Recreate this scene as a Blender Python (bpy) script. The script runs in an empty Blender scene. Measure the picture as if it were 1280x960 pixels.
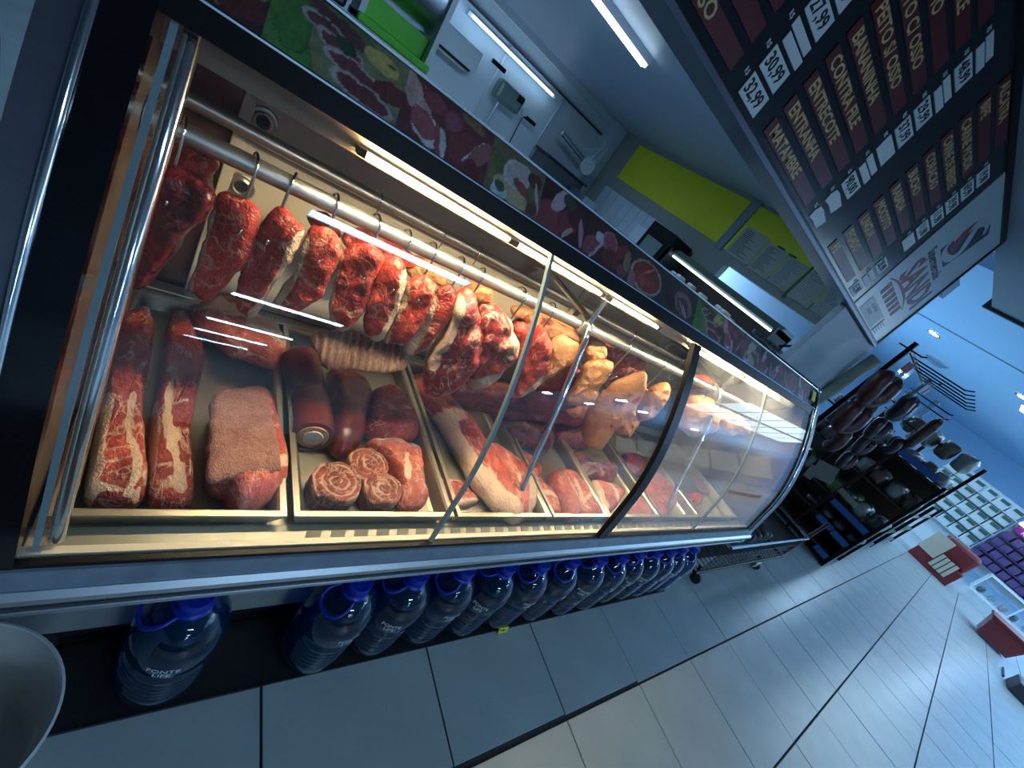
import bpy, bmesh, math, random
from mathutils import Vector, Matrix, noise
C = bpy.context.scene.collection
rnd = random.Random(7)
# ------------------------------------------------------------------ camera
F_PX, YAW, PIT, ROL, CAM_H = 523.712, 0.79954748, 0.42223927, -0.67789596, 1.25
_f = Vector((math.sin(YAW)*math.cos(PIT), math.cos(YAW)*math.cos(PIT), -math.sin(PIT)))
_r = Vector((math.cos(YAW), -math.sin(YAW), 0)); _d = _f.cross(_r)
RIGHT = math.cos(ROL)*_r + math.sin(ROL)*_d
DOWN = -math.sin(ROL)*_r + math.cos(ROL)*_d
CAM = Vector((0, 0, CAM_H))
cd = bpy.data.cameras.new('camera'); cam = bpy.data.objects.new('camera', cd); C.objects.link(cam)
cd.sensor_width = 36; cd.lens = F_PX/1280*36; cd.clip_start = .02; cd.clip_end = 200
m3 = Matrix((RIGHT, -DOWN, -_f)).transposed()
cam.matrix_world = Matrix.Translation(CAM) @ m3.to_4x4()
bpy.context.scene.camera = cam
# ------------------------------------------------------------------ world, colour management
sc = bpy.context.scene
w = bpy.data.worlds.new('world'); sc.world = w; w.use_nodes = True
w.node_tree.nodes['Background'].inputs[0].default_value = (.25, .45, .8, 1)
w.node_tree.nodes['Background'].inputs[1].default_value = .25
sc.view_settings.view_transform = 'Standard'; sc.view_settings.look = 'None'
sc.view_settings.gamma = 1; sc.view_settings.exposure = 0.25; sc.view_settings.use_curve_mapping = False
sc.cycles.transparent_max_bounces = 24; sc.cycles.max_bounces = 8
sc.cycles.sample_clamp_indirect = 4; sc.cycles.caustics_reflective = False; sc.cycles.caustics_refractive = False
COOL = (.42, .70, 1.0)
def area_light(name, loc, size, power, col=COOL, rot=(0, 0, 0)):
    l = bpy.data.lights.new(name, 'AREA'); l.shape = 'RECTANGLE'; l.size, l.size_y = size
    l.energy = power; l.color = col
    o = bpy.data.objects.new(name, l); o.location = loc; o.rotation_euler = rot; C.objects.link(o)
# rows of ceiling tubes in the shop (the fixtures themselves are built below)
for yy, pw in ((-1.15, 8), (-4.1, 40), (-6.4, 36), (-8.3, 36), (-10.4, 36)):
    area_light('tube_light', (1.15, yy, 2.72), (1.2, .12), pw)
for xx, yy in ((6.4, -3.8), (7.9, -3.9), (8.6, -5.4), (7.2, -5.6), (9.6, -4.4), (10.0, 2.45), (13.0, -4.6), (13.5, .4), (17.0, -2.4)):
    area_light('downlight', (xx, yy, 3.06), (.2, .2), 26)
for xx in (9.5, 12.5, 15.5, 18.0):
    area_light('added_uplight', (xx, -4.2, 2.58), (1.6, .16), 110, COOL, (math.pi, 0, 0))   # unseen lamps added to brighten the far ceiling
area_light('butcher_tube_light', (1.6, 3.7, 2.36), (2.2, .12), 44)
area_light('added_passage_light', (9.0, 4.6, 3.05), (1.2, 1.2), 260)  # unseen lamp added to brighten the view through the opening
area_light('wall_tube_light', (2.6, 6.40, 2.05), (1.9, .05), 1.2, COOL, (math.radians(75), 0, 0))

# ------------------------------------------------------------------ helpers
ROOT = {}
def ray(u, v):
    return (u-640)/F_PX*RIGHT + (v-480)/F_PX*DOWN + _f
def ox(u, v, x): d = ray(u, v); return CAM + d*(x/d.x)
def oy(u, v, y): d = ray(u, v); return CAM + d*(y/d.y)
def oz(u, v, z): d = ray(u, v); return CAM + d*((z-CAM_H)/d.z)
def onp(u, v, p, n): d = ray(u, v); return CAM + d*((p-CAM).dot(n)/d.dot(n))

def thing(name, label, cat, loc=(0, 0, 0), group=None, rotz=0, kind=None):
    o = bpy.data.objects.new(name, None); C.objects.link(o); o.empty_display_size = .05
    o.location = loc; o.rotation_euler = (0, 0, rotz)
    ROOT[o.name] = Vector(loc)
    if label: tag(o, label, cat, group)
    if kind: o['kind'] = kind
    return o
def tag(o, label, cat, group=None):
    o['label'] = label; o['category'] = cat
    if group: o['group'] = group
    return o
def obj(name, bm, mat, parent=None, smooth=False, local=False, label=None, flat_angle=None):
    me = bpy.data.meshes.new(name)
    bmesh.ops.recalc_face_normals(bm, faces=bm.faces[:])
    if smooth:
        for f in bm.faces: f.smooth = True
        if flat_angle:
            for e in bm.edges:
                if len(e.link_faces) == 2 and e.calc_face_angle(0) > flat_angle: e.smooth = False
    if parent is not None:
        off = ROOT[parent.name]
    elif local:
        off = Vector((0, 0, 0))
    else:
        xs = [v.co for v in bm.verts]
        off = Vector(((min(p.x for p in xs)+max(p.x for p in xs))/2, (min(p.y for p in xs)+max(p.y for p in xs))/2, min(p.z for p in xs)))
    if not local and off.length > 0:
        bmesh.ops.translate(bm, verts=bm.verts[:], vec=-off)
    bm.to_mesh(me); bm.free()
    for mm in (mat if isinstance(mat, (list, tuple)) else [mat]): me.materials.append(mm)
    o = bpy.data.objects.new(name, me); C.objects.link(o)
    if parent is not None: o.parent = parent; ROOT[o.name] = Vector(off)
    else:
        if not local: o.location = off
        ROOT[o.name] = Vector(off)
    if label: o['label'] = label
    return o
def struct(name, bm, mat, parent=None, **k):
    o = obj(name, bm, mat, parent, **k)
    if parent is None: o['kind'] = 'structure'
    return o
def dup_tree(o, parent=None):
    c = o.copy(); C.objects.link(c)
    if parent: c.parent = parent
    for ch in list(o.children): dup_tree(ch, c)
    return c
B = bmesh.new
def box(bm, lo, hi, bev=0, mi=0):
    x0, y0, z0 = lo; x1, y1, z1 = hi
    vs = [bm.verts.new(p) for p in ((x0,y0,z0),(x1,y0,z0),(x1,y1,z0),(x0,y1,z0),(x0,y0,z1),(x1,y0,z1),(x1,y1,z1),(x0,y1,z1))]
    fs = [bm.faces.new([vs[i] for i in q]) for q in ((0,3,2,1),(4,5,6,7),(0,1,5,4),(1,2,6,5),(2,3,7,6),(3,0,4,7))]
    for f in fs: f.material_index = mi
    if bev:
        es = list({e for f in fs for e in f.edges})
        r = bmesh.ops.bevel(bm, geom=es, offset=bev, segments=2, affect='EDGES', profile=.5)
    return bm
def boxr(bm, c, size, rot, bev=0):
    """box of given size centred at c, turned by a 3x3 matrix"""
    b2 = B(); s = Vector(size)/2; box(b2, -s, s, bev)
    bmesh.ops.transform(b2, matrix=Matrix.Translation(Vector(c)) @ rot.to_4x4(), verts=b2.verts[:])
    return merge(bm, b2)
def merge(bm, b2):
    me = bpy.data.meshes.new('tmp'); b2.to_mesh(me); b2.free(); bm.from_mesh(me); bpy.data.meshes.remove(me); return bm
def tube(bm, pts, r, seg=8, cap=True, closed=False):
    pts = [Vector(p) for p in pts]; n = len(pts); rings = []
    rr = r if isinstance(r, (list, tuple)) else [r]*n
    up = None
    for i, p in enumerate(pts):
        if closed: t = (pts[(i+1) % n]-pts[i-1])
        else: t = pts[min(i+1, n-1)]-pts[max(i-1, 0)]
        t.normalize()
        if up is None:
            up = Vector((0, 0, 1)) if abs(t.z) < .9 else Vector((1, 0, 0))
        a = (up - t*up.dot(t)).normalized(); b = t.cross(a); up = a
        rings.append([bm.verts.new(p + rr[i]*(math.cos(2*math.pi*k/seg)*a + math.sin(2*math.pi*k/seg)*b)) for k in range(seg)])
    for i in range(n if closed else n-1):
        A, D = rings[i], rings[(i+1) % n]
        for k in range(seg):
            bm.faces.new((A[k], A[(k+1) % seg], D[(k+1) % seg], D[k]))
    if cap and not closed:
        bm.faces.new(rings[0][::-1]); bm.faces.new(rings[-1])
    return bm
def lathe(bm, prof, c=(0, 0, 0), seg=24, mi=0):
    c = Vector(c); rings = []
    for r, z in prof:
        if r < 1e-5: rings.append([bm.verts.new(c+Vector((0, 0, z)))])
        else: rings.append([bm.verts.new(c+Vector((r*math.cos(2*math.pi*k/seg), r*math.sin(2*math.pi*k/seg), z))) for k in range(seg)])
    for A, D in zip(rings, rings[1:]):
        for k in range(seg):
            k2 = (k+1) % seg
            q = [A[k % len(A)], A[k2 % len(A)], D[k2 % len(D)], D[k % len(D)]]
            q = list(dict.fromkeys(q))
            if len(q) > 2:
                try: bm.faces.new(q).material_index = mi
                except ValueError: pass
    return bm
def prism(bm, pts, off):
    pts = [Vector(p) for p in pts]; off = Vector(off); n = len(pts)
    a = [bm.verts.new(p) for p in pts]; b = [bm.verts.new(p+off) for p in pts]
    bm.faces.new(a); bm.faces.new(b[::-1])
    for i in range(n): bm.faces.new((a[i], b[i], b[(i+1) % n], a[(i+1) % n]))
    return bm
def sheet(bm, pts2, x0, x1, th=0.0, n=1):
    """extrude an open (y,z) polyline along x, with thickness th along its normal"""
    P = [Vector((0, y, z)) for y, z in pts2]; N = []
    for i in range(len(P)):
        t = (P[min(i+1, len(P)-1)]-P[max(i-1, 0)]).normalized(); N.append(Vector((0, t.z, -t.y)))
    loop = P + [p+q*th for p, q in zip(P[::-1], N[::-1])] if th else P
    a = [bm.verts.new(p+Vector((x0, 0, 0))) for p in loop]; b = [bm.verts.new(p+Vector((x1, 0, 0))) for p in loop]
    m = len(loop)
    for i in range(m if th else m-1):
        bm.faces.new((a[i], a[(i+1) % m], b[(i+1) % m], b[i]))
    if th:
        k = len(P)
        for i in range(k-1):
            for s in (a, b): bm.faces.new((s[i], s[i+1], s[m-2-i], s[m-1-i]))
    return bm
def smooth_curve(pts, n, closed=True):
    """Catmull-Rom resample, even arc length"""
    m = len(pts); out = []
    for i in range(m if closed else m-1):
        if closed: p0, p1, p2, p3 = pts[i-1], pts[i], pts[(i+1) % m], pts[(i+2) % m]
        else: p0, p1, p2, p3 = pts[max(i-1, 0)], pts[i], pts[i+1], pts[min(i+2, m-1)]
        for k in range(8):
            t = k/8
            out.append(.5*((2*p1)+(p2-p0)*t+(2*p0-5*p1+4*p2-p3)*t*t+(3*p1-p0-3*p2+p3)*t**3))
    if closed: out.append(out[0].copy())
    else: out.append(pts[-1])
    L = [0]
    for a, b in zip(out, out[1:]): L.append(L[-1]+(b-a).length)
    res = []; j = 0
    for k in range(n):
        s = L[-1]*k/(n if closed else n-1)
        while j < len(L)-2 and L[j+1] < s: j += 1
        t = (s-L[j])/max(L[j+1]-L[j], 1e-9); res.append(out[j].lerp(out[j+1], min(t, 1)))
    return res

# ------------------------------------------------------------------ materials
def srgb(r, g, b):
    f = lambda c: (c/12.92 if c <= .04045 else ((c+.055)/1.055)**2.4)
    return (f(r/255), f(g/255), f(b/255))
def nodes(name):
    m = bpy.data.materials.new(name); m.use_nodes = True; nt = m.node_tree
    return m, nt, nt.nodes['Principled BSDF']
def N(nt, t, **k):
    n = nt.nodes.new(t)
    for a, v in k.items():
        if a.startswith('i_'): n.inputs[a[2:].replace('_', ' ')].default_value = v
        else: setattr(n, a, v)
    return n
def mat(name, col, rough=.5, metal=0, var=.15, scale=8, bump=0, bscale=60, emit=None, estr=0, spec=.5, stretch=None, coat=0):
    m, nt, p = nodes(name); L = nt.links
    p.inputs['Roughness'].default_value = rough; p.inputs['Metallic'].default_value = metal
    p.inputs['Specular IOR Level'].default_value = spec
    p.inputs['Coat Weight'].default_value = coat
    tc = N(nt, 'ShaderNodeTexCoord'); src = tc.outputs['Object']
    if stretch:
        mp = N(nt, 'ShaderNodeMapping'); mp.inputs['Scale'].default_value = stretch; L.new(src, mp.inputs[0]); src = mp.outputs[0]
    if var:
        nz = N(nt, 'ShaderNodeTexNoise', i_Scale=scale, i_Detail=4.0); L.new(src, nz.inputs['Vector'])
        mx = N(nt, 'ShaderNodeMix', data_type='RGBA')
        mx.inputs[6].default_value = (*[c*(1-var) for c in col], 1); mx.inputs[7].default_value = (*[min(c*(1+var), 1) for c in col], 1)
        L.new(nz.outputs[0], mx.inputs[0]); L.new(mx.outputs[2], p.inputs['Base Color'])
    else: p.inputs['Base Color'].default_value = (*col, 1)
    if bump:
        bz = N(nt, 'ShaderNodeTexNoise', i_Scale=bscale, i_Detail=3.0); L.new(src, bz.inputs['Vector'])
        bp = N(nt, 'ShaderNodeBump', i_Strength=bump, i_Distance=.004); L.new(bz.outputs[0], bp.inputs['Height']); L.new(bp.outputs[0], p.inputs['Normal'])
    if emit:
        p.inputs['Emission Color'].default_value = (*emit, 1); p.inputs['Emission Strength'].default_value = estr
    return m
def glass(name, tint=(1, 1, 1), fres=1.5, haze=0.0, hcol=(.75, .8, .85), hscale=3, rough=0.0, gmul=1.0):
    """clear sheet: transparent + mirror by Fresnel, with an optional smear of dust or condensation"""
    m, nt, p = nodes(name); L = nt.links; nt.nodes.remove(p); out = nt.nodes['Material Output']
    tr = N(nt, 'ShaderNodeBsdfTransparent'); tr.inputs[0].default_value = (*tint, 1)
    gl = N(nt, 'ShaderNodeBsdfGlossy'); gl.inputs['Roughness'].default_value = rough
    fr = N(nt, 'ShaderNodeFresnel', i_IOR=fres); ge = N(nt, 'ShaderNodeNewGeometry')
    io = N(nt, 'ShaderNodeMapRange'); io.inputs[3].default_value = fres; io.inputs[4].default_value = 1/fres   # a closed pane: same mirror on both faces
    L.new(ge.outputs['Backfacing'], io.inputs[0]); L.new(io.outputs[0], fr.inputs[0])
    mu = N(nt, 'ShaderNodeMath', operation='MULTIPLY'); mu.inputs[1].default_value = gmul; L.new(fr.outputs[0], mu.inputs[0])
    mx = N(nt, 'ShaderNodeMixShader'); L.new(mu.outputs[0], mx.inputs[0]); L.new(tr.outputs[0], mx.inputs[1]); L.new(gl.outputs[0], mx.inputs[2])
    last = mx
    if haze:
        df = N(nt, 'ShaderNodeBsdfDiffuse'); df.inputs[0].default_value = (*hcol, 1)
        tl = N(nt, 'ShaderNodeBsdfTranslucent'); tl.inputs[0].default_value = (*hcol, 1)
        ad = N(nt, 'ShaderNodeMixShader'); ad.inputs[0].default_value = .5; L.new(df.outputs[0], ad.inputs[1]); L.new(tl.outputs[0], ad.inputs[2])
        tc = N(nt, 'ShaderNodeTexCoord'); nz = N(nt, 'ShaderNodeTexNoise', i_Scale=hscale, i_Detail=8.0, i_Roughness=.65); L.new(tc.outputs['Object'], nz.inputs['Vector'])
        mr = N(nt, 'ShaderNodeMapRange'); mr.inputs[1].default_value = .35; mr.inputs[2].default_value = .75; mr.inputs[3].default_value = haze*.15; mr.inputs[4].default_value = haze
        L.new(nz.outputs[0], mr.inputs[0])
        m2 = N(nt, 'ShaderNodeMixShader'); L.new(mr.outputs[0], m2.inputs[0]); L.new(mx.outputs[0], m2.inputs[1]); L.new(ad.outputs[0], m2.inputs[2]); last = m2
    L.new(last.outputs[0], out.inputs[0])
    return m
def emitter(name, col, s):
    m, nt, p = nodes(name); nt.nodes.remove(p)
    e = N(nt, 'ShaderNodeEmission'); e.inputs[0].default_value = (*col, 1); e.inputs[1].default_value = s
    nt.links.new(e.outputs[0], nt.nodes['Material Output'].inputs[0]); return m
def meat(name, lean, fat, dark, marb=.5, mscale=14, stretch=(1, 1, 1), rough=.32, fatcover=0.0, bump=.55, spec=.5):
    """lean red muscle with darker patches, white-to-yellow fat where the mesh attribute says, and thin marbling"""
    m, nt, p = nodes(name); L = nt.links
    tc = N(nt, 'ShaderNodeTexCoord'); mp = N(nt, 'ShaderNodeMapping'); mp.inputs['Scale'].default_value = stretch
    L.new(tc.outputs['Object'], mp.inputs[0]); v = mp.outputs[0]
    oi = N(nt, 'ShaderNodeObjectInfo')
    rv = N(nt, 'ShaderNodeVectorMath', operation='SCALE'); rv.inputs[0].default_value = (3.1, 7.7, 5.3); L.new(oi.outputs['Random'], rv.inputs['Scale'])
    av = N(nt, 'ShaderNodeVectorMath', operation='ADD'); L.new(v, av.inputs[0]); L.new(rv.outputs[0], av.inputs[1]); v = av.outputs[0]
    n1 = N(nt, 'ShaderNodeTexNoise', i_Scale=mscale*.8, i_Detail=5.0, i_Distortion=.6); L.new(v, n1.inputs['Vector'])
    r1 = N(nt, 'ShaderNodeValToRGB'); e = r1.color_ramp.elements
    e[0].position = .32; e[0].color = (*dark, 1); e[1].position = .62; e[1].color = (*lean, 1)
    L.new(n1.outputs[0], r1.inputs[0])
    # muscle fibres
    n2 = N(nt, 'ShaderNodeTexNoise', i_Scale=mscale*9, i_Detail=4.0, i_Distortion=1.2); L.new(v, n2.inputs['Vector'])
    mf = N(nt, 'ShaderNodeMix', data_type='RGBA', blend_type='MULTIPLY'); mf.inputs[0].default_value = .55
    rf = N(nt, 'ShaderNodeMapRange'); rf.inputs[1].default_value = .35; rf.inputs[2].default_value = .65; rf.inputs[3].default_value = .45; rf.inputs[4].default_value = 1.25
    L.new(n2.outputs[0], rf.inputs[0]); L.new(r1.outputs[0], mf.inputs[6]); L.new(rf.outputs[0], mf.inputs[7])
    # marbling veins: thin bands where a distorted noise crosses its middle
    n3 = N(nt, 'ShaderNodeTexNoise', i_Scale=mscale, i_Detail=3.0, i_Distortion=1.5); L.new(v, n3.inputs['Vector'])
    sb = N(nt, 'ShaderNodeMath', operation='SUBTRACT'); sb.inputs[1].default_value = .5; L.new(n3.outputs[0], sb.inputs[0])
    ab = N(nt, 'ShaderNodeMath', operation='ABSOLUTE'); L.new(sb.outputs[0], ab.inputs[0])
    vn = N(nt, 'ShaderNodeMapRange'); vn.inputs[1].default_value = .002; vn.inputs[2].default_value = .022; vn.inputs[3].default_value = marb; vn.inputs[4].default_value = 0
    L.new(ab.outputs[0], vn.inputs[0])
    at = N(nt, 'ShaderNodeAttribute', attribute_name='fat')
    n4 = N(nt, 'ShaderNodeTexNoise', i_Scale=mscale*1.6, i_Detail=5.0); L.new(v, n4.inputs['Vector'])
    nf = N(nt, 'ShaderNodeMath', operation='MULTIPLY_ADD'); nf.inputs[1].default_value = 2.2; nf.inputs[2].default_value = -1.1+fatcover; L.new(n4.outputs[0], nf.inputs[0])
    sm = N(nt, 'ShaderNodeMath', operation='ADD'); L.new(at.outputs['Fac'], sm.inputs[0]); L.new(nf.outputs[0], sm.inputs[1])
    st = N(nt, 'ShaderNodeMapRange', interpolation_type='SMOOTHSTEP'); st.inputs[1].default_value = .42; st.inputs[2].default_value = .6; L.new(sm.outputs[0], st.inputs[0])
    mxv = N(nt, 'ShaderNodeMath', operation='MAXIMUM'); L.new(st.outputs[0], mxv.inputs[0]); L.new(vn.outputs[0], mxv.inputs[1])
    fc = N(nt, 'ShaderNodeMix', data_type='RGBA'); fc.inputs[6].default_value = (*[c*.62 for c in fat], 1); fc.inputs[7].default_value = (*fat, 1); L.new(n2.outputs[0], fc.inputs[0])
    mx = N(nt, 'ShaderNodeMix', data_type='RGBA'); L.new(mxv.outputs[0], mx.inputs[0]); L.new(mf.outputs[2], mx.inputs[6]); L.new(fc.outputs[2], mx.inputs[7])
    L.new(mx.outputs[2], p.inputs['Base Color'])
    p.inputs['Roughness'].default_value = rough; p.inputs['Specular IOR Level'].default_value = spec
    hs = N(nt, 'ShaderNodeMath', operation='ADD'); L.new(n2.outputs[0], hs.inputs[0]); L.new(n3.outputs[0], hs.inputs[1])
    bp = N(nt, 'ShaderNodeBump', i_Strength=bump, i_Distance=.006); L.new(hs.outputs[0], bp.inputs['Height']); L.new(bp.outputs[0], p.inputs['Normal'])
    return m
def printed(name, rough=.35):
    m, nt, p = nodes(name)
    at = N(nt, 'ShaderNodeAttribute', attribute_name='Ink'); nt.links.new(at.outputs['Color'], p.inputs['Base Color'])
    p.inputs['Roughness'].default_value = rough; return m
M = {}
M['tile'] = mat('floor_tile_porcelain', (.37, .44, .46), .27, 0, .16, 6, .06, 40)
M['grout'] = mat('dark_grout', (.035, .035, .035), .9)
M['white_wall'] = mat('white_paint', (.62, .70, .78), .6, 0, .05, 2)
M['blue_wall'] = mat('pale_blue_paint', (.46, .72, 1.0), .6, 0, .05, 1.5)
M['soffit'] = mat('grey_soffit_paint', (.30, .33, .38), .7, 0, .08, 2)
M['room_ceiling'] = mat('butcher_ceiling_sheet', (.40, .48, .62), .45, 0, .10, 1.2)
M['steel'] = mat('brushed_steel', (.62, .62, .60), .30, 1, .12, 30, .08, 90, stretch=(1, 12, 1))
M['sill'] = mat('blue_grey_sill', (.26, .32, .40), .4, .3, .35, 30)
M['kick'] = mat('scuffed_kick_plate', (.42, .46, .45), .38, .25, .35, 7, .05, 40)
M['lip_steel'] = mat('dull_lip_steel', (.30, .30, .25), .4, .6, .25, 14)
M['slot_grey'] = mat('slot_shadow_grey', (.12, .12, .10), .6, 0, .2)
M['tray_steel'] = mat('tray_steel', (.55, .54, .45), .32, .9, .22, 9, .10, 25)
M['chrome'] = mat('chrome', (.82, .84, .86), .12, 1, .03)
M['reflector'] = mat('cream_light_reflector', (.36, .25, .17), .4, 0, .25, 14, .1, 40)
M['alu'] = mat('anodised_aluminium', (.66, .72, .80), .32, 1, .06, 20)
M['black'] = mat('black_plastic', (.006, .006, .007), .40, 0, .1, spec=.25)
M['black_gloss'] = mat('black_painted_glass', (.006, .006, .008), .12, 0, 0)
M['charcoal'] = mat('charcoal_panel', (.035, .04, .05), .5, 0, .15)
M['side_grey'] = mat('grey_metallic_side', (.13, .14, .18), .38, .6, .12, 50)
M['rubber'] = mat('black_rubber', (.02, .022, .03), .6, 0, .2, 20)
M['beige'] = mat('beige_enamel', (.74, .68, .54), .4, 0, .08, 3, .03, 10)
M['bronze_panel'] = mat('bronze_mirror_panel', (.16, .09, .075), .22, .5, .2, 4)
M['dark_panel'] = mat('dark_grey_panel', (.10, .11, .12), .3, .2, .25, 5)
M['pipe'] = mat('worn_galvanised_pipe', (.50, .50, .47), .38, .9, .25, 25, .05, 80)
M['inner_wall'] = mat('inner_end_wall', (.34, .27, .21), .25, .7, .2, 6)
M['led_warm'] = emitter('warm_led_strip', (1.0, .79, .47), 235)
M['tube_glow'] = emitter('fluorescent_glow', (.66, .87, 1.0), 9)
M['wall_tube_glow'] = emitter('wall_tube_glow', (.66, .87, 1.0), 4)
M['panel_glow'] = emitter('led_panel_glow', (.55, .80, 1.0), 3.6)
M['added_daylight'] = emitter('added_daylight_pane', (.45, .72, 1.0), .6)  # glow of the panes added on the far wall
M['spot_glow'] = emitter('spot_glow', (.85, .95, 1.0), 40)
M['glass'] = glass('case_glass', (.985, .99, .985), 1.5, .012, hscale=5)
M['glass_haze'] = glass('misted_case_glass', (.96, .97, .97), 1.5, .22, (.80, .84, .86), 4)
M['glass_edge'] = mat('glass_edge_green', (.25, .34, .38), .15, 0, .1)
M['pet'] = glass('blue_pet_bottle', (.10, .36, .68), 1.5, .24, (.02, .22, .52), 12, .03, 1.9)
M['water'] = glass('water', (.45, .66, .85), 1.33)
M['cap_blue'] = mat('royal_blue_cap', (.008, .03, .42), .3, 0, .08)
M['label_ink'] = mat('white_lettering', (.75, .80, .85), .5, 0, 0)
M['bucket'] = mat('white_bucket_plastic', (.60, .66, .68), .4, 0, .08, 10, .05, 30)
M['grime'] = mat('grimy_bucket_inside', (.80, .80, .68), .5, 0, .6, 9, .1, 30)
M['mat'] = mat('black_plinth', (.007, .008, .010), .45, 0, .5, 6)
M['yellow'] = mat('yellow_sheet', (.82, .80, .02), .5, 0, .10, 2)
M['yellow_tag'] = mat('yellow_tag', (.75, .70, .03), .5, 0, .1)
M['paper'] = mat('pinned_paper', (.50, .53, .44), .7, 0, .08, 10)
M['green_tape'] = mat('green_tape', (.004, .10, .03), .5, 0, .1)
M['green'] = mat('bright_green_board', (.12, .62, .03), .4, 0, .08, 6)
M['ink_black'] = mat('black_ink', (.01, .01, .012), .6, 0, 0)
M['strip_red'] = mat('maroon_name_strip', (.12, .016, .020), .4, 0, .12, 3)
M['board'] = mat('dark_menu_board', (.010, .014, .022), .22, 0, .15, 3)
M['gold_ink'] = mat('tan_lettering', (.72, .50, .22), .5, 0, 0)
M['tag_white'] = mat('white_price_card', (.75, .80, .82), .5, 0, .04)
M['logo_navy'] = mat('navy_logo_ink', (.012, .018, .05), .5, 0, 0)
M['logo_red'] = mat('dark_red_logo_ink', (.22, .018, .03), .5, 0, 0)
M['logo_panel'] = mat('pale_logo_panel', (.50, .56, .60), .3, 0, .04)
M['brown'] = mat('brown_rack_wood', (.055, .030, .016), .5, 0, .3, 8)
M['maroon_post'] = mat('maroon_steel_post', (.05, .010, .016), .4, .3, .2)
M['blue_strip'] = mat('blue_price_strip', (.03, .14, .42), .4, 0, .1)
M['sausage'] = mat('dark_smoked_sausage', (.075, .014, .014), .4, 0, .4, 20, .3, 40, coat=.12)
M['sausage2'] = mat('black_pudding', (.026, .012, .018), .38, 0, .4, 20, .2, 40, coat=.12)
M['tie'] = mat('pink_white_tag', (.60, .22, .25), .5, 0, .5, 60)
M['clear_bag'] = glass('clear_wrap', (.80, .84, .86), 1.45, .30, (.55, .62, .64), 30, .08, 1.4)
M['bag_grey'] = mat('grey_green_bag', (.26, .30, .29), .3, 0, .55, 18, .5, 25, coat=.5)
M['bag_brown'] = mat('brown_bean_bag', (.13, .10, .08), .35, 0, .5, 30, .5, 30, coat=.5)
M['bag_dark'] = mat('dark_packet', (.06, .07, .075), .3, 0, .6, 14, .5, 25, coat=.5)
M['bag_blue'] = mat('blue_wrapped_pack', (.03, .10, .42), .3, 0, .5, 20, .4, 25, coat=.5)
M['bag_green'] = mat('green_packet', (.10, .22, .08), .35, 0, .5, 20, .4, 25, coat=.4)
M['card'] = mat('cardboard', (.30, .29, .25), .7, 0, .1, 6)
M['red_box'] = mat('dark_red_box', (.16, .018, .02), .35, 0, .25, 8)
M['cream'] = mat('cream_card', (.46, .42, .32), .6, 0, .1, 10)
M['purple'] = mat('purple_pack', (.085, .05, .16), .4, 0, .7, 14, .3, 25)
M['magenta'] = mat('magenta_banner', (.22, .01, .16), .4, 0, .15, 5)
M['packet_white'] = mat('pale_packet', (.52, .60, .62), .4, 0, .2, 12)
M['packet_green'] = mat('dark_green_print', (.02, .09, .07), .5, 0, .3, 12)
M['shelf_white'] = mat('white_shelf_steel', (.60, .68, .72), .4, 0, .05)
M['fridge_light'] = emitter('fridge_light', (.80, .95, 1.0), 4)
M['fridge_green'] = mat('grey_green_fridge_hood', (.20, .27, .25), .35, .3, .1)
M['pink_strip'] = mat('pink_price_strip', (.50, .20, .40), .5, 0, .6, 8)
M['skin_white'] = mat('white_plastic', (.66, .72, .78), .4, 0, .05)
M['beige_wall'] = mat('beige_wall_paint', (.36, .38, .35), .6, 0, .05, 2)
M['plank_white'] = mat('white_wall_plank', (.62, .70, .80), .45, 0, .05)
M['ink'] = printed('printed_poster')
RED, DRED, FAT = (.42, .035, .032), (.16, .012, .014), (.78, .55, .36)
M['steak'] = meat('red_steak', (.66, .075, .05), FAT, (.24, .018, .018), .5, 13, bump=.9, rough=.28)
M['steak_dark'] = meat('dark_steak', (.20, .016, .022), (.45, .22, .18), (.055, .006, .012), .12, 9, rough=.2)
M['beef_bright'] = meat('bright_beef', (.74, .075, .05), (.80, .55, .38), (.30, .02, .02), .35, 18)
M['fatty'] = meat('fat_covered_beef', (.58, .10, .06), (.76, .37, .17), (.28, .045, .035), .5, 12, fatcover=.80, bump=.7)
M['marbled'] = meat('marbled_beef', (.52, .055, .05), (.72, .52, .38), (.12, .012, .02), .9, 16, fatcover=.18)
M['belly'] = meat('pork_belly_strip', (.56, .11, .08), (.80, .55, .40), (.26, .03, .03), .6, 13, (1, .5, 1), fatcover=.24, bump=.5)
M['strip'] = meat('rib_strip_meat', (.50, .075, .055), (.80, .56, .40), (.20, .022, .022), .75, 17, (1, .7, 1), fatcover=.16, bump=.7)
M['rind'] = meat('pink_brown_rind', (.46, .23, .19), (.60, .38, .32), (.34, .15, .13), .35, 30, rough=.45, bump=.8)
M['liver'] = meat('smooth_dark_liver', (.16, .026, .026), (.3, .09, .08), (.10, .014, .016), .05, 6, rough=.28, bump=.15)
M['roll'] = meat('rolled_beef', (.36, .075, .055), (.66, .42, .32), (.15, .025, .02), .8, 22, fatcover=.10)
M['veal'] = meat('pale_veal', (.56, .13, .10), (.78, .55, .42), (.34, .06, .05), .55, 15, fatcover=.08)
M['rib_face'] = meat('rib_membrane', (.42, .27, .20), (.55, .42, .33), (.20, .08, .07), .3, 12, (1, 1, 1), rough=.4, fatcover=.15)
M['dark_cut'] = meat('dark_bone_in_cut', (.20, .030, .030), (.36, .20, .17), (.08, .010, .014), .5, 12)
M['bone'] = mat('bone', (.62, .50, .44), .4, 0, .15, 30)

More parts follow.
